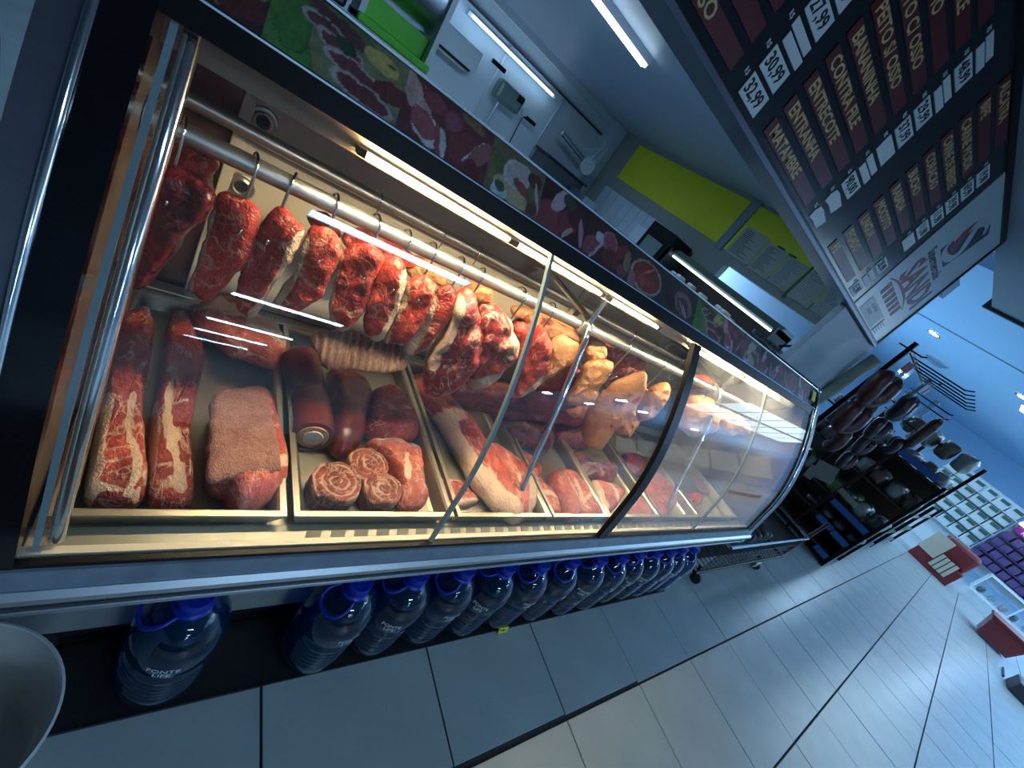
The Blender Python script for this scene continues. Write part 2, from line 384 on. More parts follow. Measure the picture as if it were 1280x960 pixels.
# ------------------------------------------------------------------ lettering
def text(name, s, x, y, z, size, m, parent, xs=1.0, axis='front', align='LEFT', ext=.0008, rot=None, bold=.008):
    cu = bpy.data.curves.new('t', 'FONT'); cu.body = s; cu.size = size; cu.extrude = ext; cu.offset = bold*size; cu.align_x = align; cu.align_y = 'CENTER'; cu.resolution_u = 2
    o = bpy.data.objects.new('t', cu); C.objects.link(o)
    dg = bpy.context.evaluated_depsgraph_get(); me = bpy.data.meshes.new_from_object(o.evaluated_get(dg))
    bpy.data.objects.remove(o); bpy.data.curves.remove(cu)
    R = rot if rot else {'front': Matrix(((1, 0, 0), (0, 0, -1), (0, 1, 0))), 'left': Matrix(((0, 0, -1), (-1, 0, 0), (0, 1, 0)))}[axis]
    me.transform(Matrix.Translation(Vector((x, y, z))-ROOT[parent.name]) @ R.to_4x4() @ Matrix.Diagonal((xs, 1, 1, 1)))
    me.materials.append(m); me.name = name
    q = bpy.data.objects.new(name, me); C.objects.link(q); q.parent = parent
    return q
# ================================================================== SETTING
X0, X1, YF = -6.0, 20.0, -12.5
bm = B(); box(bm, (X0, YF, -.12), (X1, 6.8, -.006)); floor = struct('floor', bm, M['grout'])
tile_me = None
TS, TP = .4465, .4512
def tile(ix, iy, dz):
    global tile_me
    if tile_me is None:
        b = B(); box(b, (0, 0, -.008), (TS, TS, 0), .0015); tile_me = bpy.data.meshes.new('tile'); b.to_mesh(tile_me); b.free(); tile_me.materials.append(M['tile'])
    o = bpy.data.objects.new('tile', tile_me); C.objects.link(o); o.parent = floor
    o.location = Vector((.367+TP*ix, .0635-.4545*iy-TS+({0: .011, 1: .010, 2: .007}.get(ix, 0) if iy == -1 else 0), dz))-ROOT['floor']
k = 0
for iy in range(-1, 7):
    for ix in range(-2, 27 if iy < 6 else 25):
        lim = {-1: -2, 0: -2, 1: 0, 2: 2, 3: 3, 4: 5, 5: 7, 6: 9}[iy]
        if ix < lim: continue
        tile(ix, iy, .0025 if (iy == -1 and ix in (0, 1, 2)) else rnd.uniform(-.0012, .0012)); k += 1
# the rest of the floor, too far to tell its tiles apart
bm = B()
for x0, y0, x1, y1 in ((12.55, -3.1, 20, .52), (X0, YF, 20, -3.12), (5.5, .53, 20, 6.7), (X0, 1.9, 5.4, 6.7)):
    box(bm, (x0, y0, -.008), (x1, y1, 0))
o = obj('far_tiling', bm, M['tile'], floor); o['kind'] = 'stuff'
def wall(name, lo, hi, m='white_wall'):
    return struct(name, box(B(), lo, hi), M[m])
wall('wall_back', (X0, 6.6, 0), (X1, 6.75, 3.4))
wall('wall_left', (X0-.15, YF, 0), (X0, 6.75, 3.4))
wall('wall_front', (X0, YF-.15, 0), (X1, YF, 3.4))
wall('wall_far', (X1, YF, 0), (X1+.15, 6.75, 3.4), 'blue_wall')
struct('ceiling', box(B(), (6.05, YF, 3.1), (X1, 6.6, 3.25)), M['blue_wall'])
struct('ceiling_soffit', box(B(), (X0, YF, 2.82), (6.05, 1.36, 3.25)), M['soffit'])
struct('trim_soffit', box(B(), (6.05, YF, 2.79), (6.09, 1.42, 3.12)), M['charcoal'])
struct('ceiling_butcher', box(B(), (X0, 1.42, 2.45), (5.05, 6.6, 2.6)), M['room_ceiling'])
# end wall of the butcher room: solid behind, a beam with an open pass-through nearer the counter
bm = B(); box(bm, (5.0, 4.25, 0), (5.12, 6.6, 2.45)); box(bm, (5.0, 1.5, 1.70), (5.12, 4.25, 2.45)); box(bm, (5.0, 3.3, 0), (5.12, 4.25, 1.70))
wr = struct('wall_right', bm, M['beige_wall'])
bm = B(); box(bm, (5.0, 1.42, .95), (5.12, 3.3, 1.0)); struct('trim_passage', bm, M['alu'])
# white boards fixed along the wall
for i in range(9):
    y1 = 5.98-.20*i
    bm = B(); box(bm, (4.945, y1-.192, .62), (4.999, y1, 1.64+rnd.uniform(-.004, .004)), .003); obj('wall_plank', bm, M['plank_white'], wr)
bm = B(); box(bm, (4.72, 6.38, 0), (4.999, 6.6, 2.45), .01); struct('column', bm, M['white_wall'])
# dark trim line and lintel on the back wall, joints of its white sheets
bm = B(); box(bm, (X0, 6.56, 2.17), (4.72, 6.6, 2.195)); struct('trim_back', bm, M['charcoal'])
bm = B(); box(bm, (X0, 6.54, 2.36), (4.72, 6.6, 2.45)); struct('trim_ceiling', bm, M['white_wall'])
for i, x in enumerate((2.70, 3.78)):
    bm = B(); tube(bm, [(x, 6.57, .9), (x, 6.57, 2.17)], .012, 8); struct('trim_pipe', bm, M['skin_white'], smooth=True)
# pillar below the menu board
bm = B(); box(bm, (3.45, 1.32, 0), (4.60, 1.37, 1.765), .008); struct('pillar', bm, M['white_wall'])
bm = B(); tube(bm, [(4.55, 1.29, 1.08), (4.56, 1.27, 1.30), (4.56, 1.26, 1.52), (4.57, 1.24, 1.72)], [.045, .05, .05, .055], 10)
o = obj('rolled_sack', bm, M['paper'], smooth=True); tag(o, 'grey rolled sheet strapped upright along the pillar edge beside the sausages', 'roll')

# ================================================================== DISPLAY CASE
PROF = [Vector((y, z, 0)) for y, z in ((.378, .575), (.386, .63), (.394, .68), (.410, .77), (.440, .865), (.475, .945), (.512, 1.015), (.552, 1.08), (.602, 1.150))]
PROF = [(p.x, p.y) for p in smooth_curve(PROF, 25, False)]
def prof_y(z):
    for (y0, z0), (y1, z1) in zip(PROF, PROF[1:]):
        if z <= z1: return y0+(y1-y0)*max(0, (z-z0))/(z1-z0)
    return PROF[-1][0]
XL, XR, XM = -.057, 2.25, 1.075
case = thing('display_case', 'long curved-glass refrigerated butcher counter full of red meat', 'counter', (1.09, .75, 0))
# body under the glass
bm = B(); box(bm, (XL-.03, .545, .05), (XR+.04, 1.16, .46)); obj('base', bm, M['steel'], case)
bm = B(); box(bm, (XL-.03, .40, .44), (XR+.04, 1.16, .545), .004); obj('tub', bm, M['charcoal'], case)
kp = None
for i, (z0, z1) in enumerate(((.06, .155), (.162, .255), (.262, .345), (.352, .438))):
    bm = B(); box(bm, (XL-.03, .530, z0), (XR+.04, .546, z1), .004); obj('kick_panel', bm, M['kick'], case)
bm = B(); prism(bm, [(-.145, .36, .558), (-.145, .352, .552), (-.145, .352, .541), (-.145, .358, .535), (-.145, .40, .535), (-.145, .40, .558)], (2.475, 0, 0)); obj('bumper_rail', bm, M['alu'], case)
bm = B(); box(bm, (-.145, .362, .515), (2.33, .40, .536), .002); obj('bumper_strip', bm, M['rubber'], case)
bm = B(); box(bm, (-.145, .356, .506), (2.33, .42, .515), .002); obj('bumper_lip', bm, M['alu'], case)
bm = B(); prism(bm, [(-.145, .362, .558), (-.145, .37, .584), (-.145, .40, .588), (-.145, .40, .558)], (2.475, 0, 0)); obj('sill', bm, M['sill'], case)
bm = B(); box(bm, (XL, .374, .584), (XR, .382, .592)); obj('glass_gasket', bm, M['black'], case)
bm = B(); box(bm, (XL, .386, .586), (XR, .396, .594)); obj('glass_channel', bm, M['beige'], case)
# inner front lip with a row of air slots
bm = B(); box(bm, (XL, .395, .545), (XR, .437, .572), .002)
lip = obj('air_lip', bm, M['lip_steel'], case)
bm = B()
for i in range(46):
    x = .26+.043*i
    prism(bm, [(x, .401, .5710), (x+.026, .401, .5710), (x+.034, .424, .5710), (x+.008, .424, .5710)], (0, 0, .0022))
o = obj('air_slot', bm, M['slot_grey'], lip); o['kind'] = 'stuff'
bm = B(); box(bm, (XL, .437, .545), (XR, 1.03, .556)); obj('deck', bm, M['tray_steel'], case)
# glass: two panes to each bay
def pane(x0, x1, m):
    g = obj('glass_pane', sheet(B(), PROF, x0, x1, .005), M[m], case, smooth=True, flat_angle=.6); return g
for x0, x1, m in ((XL+.002, .491, 'glass'), (.496, XM-.016, 'glass'), (XM+.016, 1.662, 'glass_haze'), (1.667, XR-.002, 'glass_haze')):
    g = pane(x0, x1, m)
for x in (.4935, 1.6645):
    bm = B(); sheet(bm, [(y-.001, z) for y, z in PROF], x-.0035, x+.0035, .008); obj('pane_edge', bm, M['glass_edge'], case)
bm = B(); sheet(bm, [(y-.008, z) for y, z in PROF], XM-.019, XM+.019, .014); obj('mullion', bm, M['black'], case)
# end panels
def end_panel(xa, xb, x_in, s):
    out = [(y+s*.004-.004, z) for y, z in PROF]
    poly = [(.366, .50), (.366, .545)]+out+[(.625, 1.19), (.68, 1.255), (1.15, 1.255), (1.15, .05), (.53, .05), (.53, .40)]
    bm = B(); prism(bm, [(xa, y, z) for y, z in poly], (xb-xa, 0, 0)); e = obj('end_panel', bm, M['side_grey'], case, label='brushed grey end panel')
    bm = B(); tube(bm, [(x_in-s*.037, y-.007, z) for y, z in [(.366, .50), (.366, .545)]+PROF+[(.63, 1.195), (.685, 1.257)]], .0048, 8); obj('chrome_trim', bm, M['chrome'], e, smooth=True)
    bm = B(); sheet(bm, [(y-.006, z) for y, z in [(.372, .52)]+PROF+[(.63, 1.19)]], min(x_in, x_in-s*.034), max(x_in, x_in-s*.034), .03); obj('black_border', bm, M['black_gloss'], e, smooth=True, flat_angle=.6)
    bm = B(); poly2 = [(y+.022, z) for y, z in PROF]+[(1.03, 1.15), (1.03, .56), (.42, .56)]
    prism(bm, [(x_in-s*.004, y, z) for y, z in poly2], (-s*.02, 0, 0)); obj('inner_wall', bm, M['inner_wall'], e)
end_panel(-.124, -.092, XL, 1); end_panel(2.286, 2.345, XR, -1)
bm = B(); tube(bm, [(-.030, y+.020, z) for y, z in PROF[1:]], .008, 12); obj('end_support', bm, M['chrome'], case, smooth=True, flat_angle=.8)
bm = B(); sheet(bm, [(y+.004, z) for y, z in PROF[1:]], -.047, -.041, .014); obj('pane_edge', bm, M['glass_edge'], case)
# canopy: black nose, steel roof, sloped face with printed meat pictures, chrome top edge
bm = B(); prism(bm, [(-.147, .600, 1.150), (-.147, .616, 1.176), (-.147, .64, 1.176), (-.147, .64, 1.150)], (2.487, 0, 0)); obj('canopy_nose', bm, M['black'], case)
bm = B(); tube(bm, [(-.147, .6145, 1.177), (2.34, .6145, 1.177)], .0022, 6); obj('nose_bead', bm, M['chrome'], case)
bm = B(); prism(bm, [(-.147, .622, 1.172), (-.147, .672, 1.243), (-.147, 1.15, 1.243), (-.147, 1.15, 1.152), (-.147, .64, 1.152)], (2.487, 0, 0)); obj('canopy', bm, M['charcoal'], case)
bm = B(); box(bm, (-.147, .668, 1.243), (2.34, .682, 1.2475), .001); obj('canopy_edge', bm, M['chrome'], case)
bm = B(); box(bm, (XL, .672, 1.112), (XR, .678, 1.151), .001); obj('light_reflector', bm, M['reflector'], case)
# LED bars
for x0, x1 in ((.165, .438), (.443, .705), (.748, .955), (1.165, 1.56), (1.575, 1.965)):
    bm = B(); box(bm, (x0, .646, 1.1215), (x1, .656, 1.1265)); L_ = obj('led_bar', bm, M['led_warm'], case)
    bm = B(); box(bm, (x0-.012, .656, 1.1215), (x1+.012, .672, 1.1275)); obj('led_holder', bm, M['alu'], L_)
    for q in (x0-.014, x1+.001): bm = B(); box(bm, (q, .643, 1.119), (q+.013, .658, 1.130), .002); obj('led_end_cap', bm, M['black'], L_)
# back wall of the cold space
bm = B(); box(bm, (.035, 1.02, .60), (1.06, 1.034, 1.150), .002); bp_ = obj('back_panel', bm, M['beige'], case)
bm = B(); box(bm, (.035, 1.012, .60), (.055, 1.022, 1.150), .002); box(bm, (1.035, 1.012, .60), (1.06, 1.022, 1.150), .002); box(bm, (.055, 1.014, 1.128), (1.035, 1.022, 1.150), .002); obj('panel_frame', bm, M['beige'], bp_)
for z in (1.008, .872):
    b = B(); b2 = B(); lathe(b2, [(.011, .001), (.012, .007), (.016, .008), (.018, .002), (.020, .002), (.025, .004), (.027, 0)], seg=24)
    bmesh.ops.transform(b2, matrix=Matrix.Translation((.072, 1.019, z)) @ Matrix.Rotation(math.pi/2, 4, 'X'), verts=b2.verts[:]); merge(b, b2)
    q = obj('bolt', b, M['tray_steel'], bp_, smooth=True)
    b = B(); tube(b, [(.072, 1.0195, z), (.072, 1.016, z)], .0112, 14); obj('bolt_hole', b, M['charcoal'], q)
bm = B(); box(bm, (XL, 1.028, .56), (.035, 1.04, 1.150)); obj('back_panel', bm, M['bronze_panel'], case, label='dark bronze end of back wall')
bm = B(); box(bm, (1.06, 1.024, .56), (1.14, 1.036, 1.150)); obj('back_panel', bm, M['bronze_panel'], case, label='narrow bronze strip of back wall')
bm = B(); box(bm, (1.14, 1.024, .56), (XR, 1.036, 1.150)); obj('back_panel', bm, M['dark_panel'], case, label='dark grey part of back wall')
bm = B(); box(bm, (XL, 1.04, .56), (XR, 1.06, 1.150)); obj('back_wall', bm, M['dark_panel'], case)
bm = B(); box(bm, (XL, .985, .556), (XR, 1.02, .60), .003); obj('rear_ledge', bm, M['tray_steel'], case)
# hanging rails and their bent supports
RY, RZ, BY, BZ = .712, 1.020, .972, .992
bm = B(); tube(bm, [(XL, RY, RZ), (2.16, RY, RZ)], .0135, 14); obj('front_rail', bm, M['pipe'], case, smooth=True, flat_angle=.8)
bm = B(); tube(bm, [(XL, BY, BZ), (2.16, BY, BZ)], .0135, 14); obj('rear_rail', bm, M['pipe'], case, smooth=True, flat_angle=.8)
for X in (.80, 1.63):
    pts = [Vector(p) for p in ((X, .472, .556), (X, .50, .60), (X, .545, .70), (X, .60, .84), (X, .652, .95), (X, .672, .998), (X, .690, 1.024), (X, .712, 1.040), (X, .76, 1.046), (X, .93, 1.048), (X, .985, 1.040), (X, 1.004, 1.018), (X, .998, .992))]
    bm = B(); tube(bm, smooth_curve(pts, 44, False), .0085, 12); s_ = obj('rail_support', bm, M['chrome'], case, smooth=True, flat_angle=.8)
    bm = B(); tube(bm, [(X, .700, 1.036), (X, .712, 1.150)], .0075, 10); obj('strut', bm, M['chrome'], s_, smooth=True, flat_angle=.8)
    bm = B(); box(bm, (X-.02, RY-.02, RZ-.018), (X+.02, RY+.02, RZ+.020), .006); obj('rail_clamp', bm, M['pipe'], s_)
for y, z in ((RY, RZ), (BY, BZ)):
    bm = B(); tube(bm, [(XL-.003, y, z), (XL+.012, y, z)], .022, 16); obj('rail_flange', bm, M['pipe'], case, smooth=True, flat_angle=.8)

# printed strip on the canopy face -----------------------------------------
def ell(u, v, cu, cv, a, b, r): # signed "inside" value of a turned ellipse (1 at centre, 0 at rim)
    c, s = math.cos(r), math.sin(r); x, y = u-cu, v-cv
    p, q = (x*c+y*s)/a, (-x*s+y*c)/b
    return 1-math.sqrt(p*p+q*q)
S = srgb
PICS = {
 'slices': (S(122,128,80), [(0,.0,.0,.34,.80,.15,S(70,138,40),None),(0,.30,.92,.40,.22,-.1,S(74,120,44),None),(0,.12,.60,.14,.5,.1,S(58,128,30),None),
   (1,.42,.86,.34,.10,-.30,S(120,72,70),S(96,60,56)),(1,.36,.70,.20,.12,-.25,S(172,160,158),S(116,62,68)),(1,.48,.58,.20,.12,-.25,S(172,160,160),S(116,62,68)),(1,.60,.40,.26,.14,-.28,S(182,164,156),S(118,56,64)),(1,.70,.18,.28,.15,-.25,S(178,164,158),S(116,54,62)),
   (0,.50,.66,.075,.11,.2,S(44,78,44),None),(0,.78,.78,.16,.15,-.5,S(196,172,48),None),(0,.86,.84,.03,.03,0,S(60,90,40),None),(0,.90,.45,.14,.17,-.3,S(112,46,50),None)]),
 'cuts': (S(104,48,50), [(0,.10,.80,.12,.3,.6,S(196,150,140),None),(0,.16,.86,.02,.3,.5,S(120,50,52),None),(0,.06,.6,.05,.2,.6,S(190,140,130),None),(1,.30,.80,.13,.17,.1,S(136,50,62),S(150,60,72)),(1,.52,.72,.12,.19,-.1,S(140,62,76),S(152,74,96)),
   (0,.28,.32,.16,.26,.3,S(214,200,206),None),(0,.24,.36,.13,.22,.3,S(168,76,84),None),(0,.41,.25,.035,.26,.1,S(160,66,72),None),(0,.46,.25,.035,.24,.15,S(206,196,204),None),(0,.70,.42,.19,.32,-.3,S(136,48,56),None),(0,.80,.48,.022,.30,-.35,S(206,190,200),None),(0,.90,.52,.10,.30,-.35,S(156,82,92),None),(0,.84,.16,.09,.2,.2,S(118,28,36),None),(0,.74,.92,.16,.08,-.3,S(138,92,66),None)]),
 'roast': (S(110,96,66), [(0,.45,.25,.36,.20,-.35,S(176,160,104),None),(0,.06,.5,.10,.3,0,S(120,106,50),None),(0,.16,.62,.09,.16,0,S(70,110,40),None),(1,.50,.62,.25,.30,-.35,S(186,178,176),S(172,162,160)),(0,.60,.46,.16,.10,-.4,S(150,60,58),None),(0,.26,.14,.15,.14,0,S(176,190,200),None),(0,.25,.24,.08,.1,.2,S(60,90,50),None),(0,.86,.2,.10,.12,0,S(98,54,54),None),(0,.82,.75,.14,.14,0,S(92,44,44),None),(0,.93,.45,.03,.3,.3,S(180,160,160),None)]),
 'mince': (S(60,30,34), [(0,.22,.25,.30,.38,.1,S(138,48,56),None),(0,.36,.75,.12,.32,-.35,S(182,150,168),None),(0,.60,.45,.20,.30,-.3,S(132,38,50),None),(0,.76,.66,.20,.24,-.5,S(84,30,40),None),(0,.56,.86,.14,.16,0,S(52,74,44),None),(0,.9,.4,.06,.3,.2,S(176,126,130),None),(0,.62,.22,.05,.2,-.5,S(186,140,140),None)]),
 'ham': (S(70,38,38), [(0,.16,.34,.15,.30,-.4,S(138,70,84),None),(0,.27,.32,.03,.32,-.4,S(196,140,156),None),(0,.30,.62,.10,.14,0,S(176,176,190),None),(1,.50,.66,.16,.26,.1,S(176,110,124),S(158,62,84)),(0,.56,.30,.19,.24,0,S(120,50,52),None),(0,.48,.28,.012,.22,0,S(70,26,28),None),(0,.54,.28,.012,.22,0,S(70,26,28),None),(0,.60,.28,.012,.22,0,S(70,26,28),None),(0,.78,.64,.12,.24,-.4,S(128,44,42),None),(0,.92,.5,.08,.3,0,S(140,112,88),None),(0,.84,.2,.12,.15,0,S(126,70,74),None)]),
 'tray': (S(62,54,54), [(0,.46,.46,.44,.46,-.2,S(164,144,124),None),(0,.47,.48,.38,.38,-.2,S(148,44,36),None),(0,.36,.34,.12,.16,0,S(174,62,48),None),(0,.58,.36,.14,.18,.2,S(166,54,42),None),(0,.48,.66,.02,.3,-.7,S(196,120,100),None),(0,.66,.62,.10,.10,0,S(96,90,52),None),(0,.10,.20,.10,.24,.1,S(150,96,104),None)]),
 'lump': (S(72,58,58), [(0,.60,.46,.28,.36,.5,S(130,100,106),None),(0,.60,.40,.18,.25,.4,S(104,62,72),None),(0,.66,.30,.015,.2,.5,S(190,170,176),None),(0,.56,.34,.012,.2,.5,S(190,170,176),None),(0,.20,.3,.16,.16,0,S(64,34,40),None)]),
 'chops': (S(60,52,54), [(0,.30,.55,.20,.5,.5,S(150,114,120),None),(0,.28,.5,.12,.36,.5,S(116,70,82),None),(1,.66,.55,.22,.5,.4,S(176,140,140),S(104,44,56)),(0,.9,.72,.08,.3,.2,S(120,126,60),None),(0,.88,.25,.12,.2,-.4,S(104,40,44),None)]),
}
seqn = [(-.142, .020, 'chops'), (.020, .174, 'slices'), (.174, .320, 'cuts'), (.320, .435, 'roast'), (.435, .560, 'mince'), (.560, .715, 'ham'), (.715, .865, 'tray'), (.865, 1.03, 'lump'),
        (1.03, 1.21, 'slices'), (1.21, 1.38, 'cuts'), (1.38, 1.52, 'roast'), (1.52, 1.66, 'mince'), (1.66, 1.83, 'ham'), (1.83, 1.99, 'tray'), (1.99, 2.17, 'cuts')]
for xa, xb, pic in seqn:
    bgc, shapes = PICS[pic]; nu, nv = (84, 44) if xa < 1.0 else (40, 22)
    bm = B(); inkl = bm.verts.layers.color if False else None
    vs = [[bm.verts.new((xa+(xb-xa)*i/nu, .6195+.049*j/nv, 1.1755+.0665*j/nv)) for i in range(nu+1)] for j in range(nv+1)]
    cols = []
    for j in range(nv+1):
        for i in range(nu+1):
            u, v = i/nu, j/nv; x, y = xa+(xb-xa)*u, v*.085
            w1 = noise.noise((x*60, y*60, 3.1)); w2 = noise.noise((x*240, y*240, 1.7)); w3 = noise.noise((x*90, y*90, 9.3))
            uu, vv = u+.02*w1, v+.04*w3
            c = Vector(bgc)*(1+.25*w1+.25*w2)
            for kind, cu, cv, a, b_, r, c1, c2 in shapes:
                q = ell(uu, vv, cu, cv, a, b_, r)
                if q > 0:
                    cc = Vector(c1)
                    if kind == 1 and c2 and q > .22+.08*w1: cc = Vector(c2)
                    c = cc*(1+.18*w1+.30*w2)
                    if q < .05: c = c*.6
            g_ = .3*c.x+.6*c.y+.1*c.z; cols.append((max(.72*c.x+.28*g_, 0)*.84, max(.72*c.y+.28*g_, 0)*.84, max(.72*c.z+.28*g_, 0)*.88, 1))
    for j in range(nv):
        for i in range(nu): bm.faces.new((vs[j][i], vs[j][i+1], vs[j+1][i+1], vs[j+1][i]))
    bm.verts.index_update()
    o = obj('meat_print', bm, M['ink'], case)
    ca = o.data.color_attributes.new('Ink', 'FLOAT_COLOR', 'POINT')
    ca.data.foreach_set('color', [x for c in cols for x in c])
# yellow ticket near the far end of the printed strip
bm = B(); n_ = Vector((0, -.805, .593)); a_ = Vector((2.19, .632, 1.195))
prism(bm, [a_, a_+Vector((.05, 0, 0)), a_+Vector((.05, .025, .034)), a_+Vector((0, .025, .034))], n_*.002)
bmesh.ops.translate(bm, verts=bm.verts[:], vec=n_*.004); o = obj('price_ticket', bm, M['yellow_tag'], local=False); tag(o, 'small yellow ticket stuck on the far end of the counter picture strip', 'ticket')
# ================================================================== TRAYS
TZ = .5575
def tray(x0, x1, label, y0=.440, y1=.975, m='tray_steel'):
    t = thing('meat_tray', label, 'tray', ((x0+x1)/2, (y0+y1)/2, TZ-.001), 'steel trays on the counter deck')
    bm = B(); h = .042; s = .016; th = .0015
    def ring(d, z): return [bm.verts.new(p) for p in ((x0+d, y0+d, z), (x1-d, y0+d, z), (x1-d, y1-d, z), (x0+d, y1-d, z))]
    rs = [ring(-.006, TZ+h-.004), ring(-.006, TZ+h), ring(.004, TZ+h), ring(.008, TZ+h-.004), ring(s, TZ+.006), ring(s+.008, TZ+.0015)]
    for a, b in zip(rs, rs[1:]):
        for k in range(4): bm.faces.new((a[k], a[(k+1) % 4], b[(k+1) % 4], b[k]))
    bm.faces.new(rs[-1]); r2 = ring(.010, TZ-.0005)
    for k in range(4): bm.faces.new((rs[0][k], r2[k], r2[(k+1) % 4], rs[0][(k+1) % 4]))
    bm.faces.new(r2)
    obj('pan', bm, M[m], t)
    return t
tray(-.040, .222, 'steel tray nearest the black end border, holding two rib strips and a rind block')
tray(.245, .560, 'steel tray holding the three round meat rolls and the liver roll')
tray(.583, .880, 'steel tray holding the long belly strip and one small chop')
tray(.900, 1.150, 'steel tray of overlapping pale veal steaks left of the thick black mullion')
tray(1.165, 1.47, 'steel tray partly behind the thick black mullion, with two cut pieces', )
tray(1.490, 1.80, 'steel tray of pale sliced meat just right of the mullion')
tray(1.82, 2.20, 'steel tray in the misted far corner of the counter')

# ================================================================== MEAT
def lump(name, px, P, n, hf, hb, m, label, cat='meat', group=None, fat=(), pw=4, K=72, R=13, bump=.006, freq=30, cen=None, flat=None, wave=0, smoothpts=True, seed=0):
    """A solid cut of meat: px traces its outline in the plane (P, n); it swells hf toward n and hb away from it."""
    P, n = Vector(P), Vector(n).normalized()
    pp = smooth_curve([Vector((u, v, 0)) for u, v in px], K)
    if cen: c2 = Vector((*cen, 0))
    else:
        A = cx = cy = 0
        for a, b in zip(pp, pp[1:]+pp[:1]):
            q = a.x*b.y-b.x*a.y; A += q; cx += (a.x+b.x)*q; cy += (a.y+b.y)*q
        c2 = Vector((cx/3/A, cy/3/A, 0))
    W = lambda q: onp(q.x, q.y, P, n)
    bm = B(); fl = bm.verts.layers.float.new('fat')
    so = Vector((seed*3.7, seed*1.9, seed*5.1))
    def fatv(q):
        f = 0
        for line, wd in fat:
            d = 1e9
            for a, b in zip(line, line[1:]):
                a, b = Vector((*a, 0)), Vector((*b, 0)); t = max(0, min(1, (q-a).dot(b-a)/(b-a).length_squared)); d = min(d, (q-a.lerp(b, t)).length)
            f = max(f, 1.25-d/wd)
        return max(0, min(1, f))
    def vert(s, k, side):
        q = c2.lerp(pp[k], s); w_ = W(q)
        e = math.sqrt(max(0, 1-s**pw))
        h = (hf if side > 0 else hb)*e
        nz = noise.noise(w_*freq+so)+.5*noise.noise(w_*freq*2.7+so)
        if wave: nz += wave*math.sin((w_.x+.10*w_.z)*330)
        h2 = h+bump*nz*(.4+.6*e)*(1 if side > 0 else .5)
        p = w_+n*(side*max(h2, 0 if side < 0 else -.003))
        if s > .8: p += (w_-W(c2)).normalized()*(.0060*noise.noise(w_*freq*1.5+so)+.0030*noise.noise(w_*freq*4.1+so))*(s-.8)/.2
        if flat is not None and p.z < flat: p.z = flat
        v = bm.verts.new(p); v[fl] = fatv(q); return v
    ss = [math.sin(math.pi/2*(i+1)/R)**.9 if R else 0 for i in range(R)]
    fr = [vert(0, 0, 1)]; bk = [vert(0, 0, -1)]
    F = [[vert(s, k, 1) for k in range(K)] for s in ss]
    Bk = [[vert(s, k, -1) for k in range(K)] for s in ss[:-1]]+[F[-1]]
    for c_, rings, fl_ in ((fr[0], F, 0), (bk[0], Bk, 1)):
        for k in range(K):
            k2 = (k+1) % K
            bm.faces.new((c_, rings[0][k2], rings[0][k]) if fl_ else (c_, rings[0][k], rings[0][k2]))
            for a, b in zip(rings, rings[1:]): bm.faces.new((a[k], a[k2], b[k2], b[k]))
    o = obj(name, bm, M[m], smooth=True)
    return tag(o, label, cat, group) if label else o
HANG = 'cuts hanging from the front rail'
def hang(name, px, hook, m, label, th=.022, yaw=18, y=None, fat=(), **k):
    """hangs from the rail at the hook pixel; yaw turns its face towards the near end"""
    y = RY-.02 if y is None else y
    P = oy(*hook, y); a = math.radians(yaw)
    k.setdefault('pw', 7); k.setdefault('bump', .008)
    return lump(name, px, P, (-math.sin(a), -math.cos(a), 0), th*.85, th*.85, m, label, fat=fat, **k)
hang('beef_chunk', [(200,172),(236,180),(272,200),(268,222),(262,246),(240,240),(215,225),(198,205)], (240,200), 'beef_bright', 'bright red ragged beef chunk hanging behind the first dark cut', .03, 8, RY+.05, bump=.012, seed=1)
hang('dark_beef_cut', [(198,214),(218,208),(240,218),(264,236),(268,252),(258,272),(238,288),(216,320),(188,352),(172,360),(150,350),(145,341),(163,312),(178,272),(190,242)], (203,216), 'steak_dark', 'long dark purple beef cut hanging nearest the black end border', .026, 15, fat=[([(196,222),(180,280),(160,325),(147,340)], 13)], cen=(205,285), seed=2)
hang('hanging_steak', [(272,246),(288,243),(304,246),(318,255),(326,268),(321,288),(318,312),(306,330),(286,352),(262,374),(240,363),(239,350),(249,328),(257,300),(263,272)], (307,250), 'steak', 'hanging red steak beside the bolted beige panel, second from the end border', .018, 22, fat=[([(270,250),(258,300),(245,340),(241,358)], 9)], seed=3)
hang('hanging_steak', [(332,270),(345,262),(358,264),(372,276),(380,288),(375,304),(360,332),(345,352),(326,386),(315,396),(299,386),(296,368),(301,345),(311,315),(322,288)], (357,262), 'steak', 'hanging red steak with white fat down its right edge, third from the end border', .018, 22, fat=[([(380,292),(358,335),(335,372),(318,392)], 7), ([(322,300),(345,318)], 2)], seed=4)
hang('hanging_steak', [(384,290),(392,281),(404,283),(418,293),(428,309),(425,326),(413,346),(400,370),(376,388),(356,393),(339,386),(352,360),(370,335),(378,308)], (408,285), 'steak', 'hanging red steak with broad pale fat edge, fourth from the end border', .020, 24, fat=[([(384,298),(374,340),(356,362),(342,384)], 10)], seed=5)
hang('hanging_steak', [(430,314),(442,306),(458,305),(474,311),(480,325),(468,350),(462,372),(452,392),(432,414),(420,412),(413,394),(414,370),(419,345),(424,328)], (456,308), 'steak', 'hanging red steak with fat rim at its lower tip, fifth from the end border', .020, 24, fat=[([(430,318),(418,350),(414,385),(421,410),(436,410)], 7)], seed=6)
hang('hanging_steak', [(478,327),(488,321),(499,321),(508,336),(506,362),(497,387),(482,418),(470,427),(459,418),(455,400),(459,375),(468,345)], (493,322), 'steak', 'hanging dark red steak with yellowish far-side fat, sixth from the end border', .020, 26, fat=[([(508,338),(498,385),(478,420),(462,424)], 7)], seed=7)
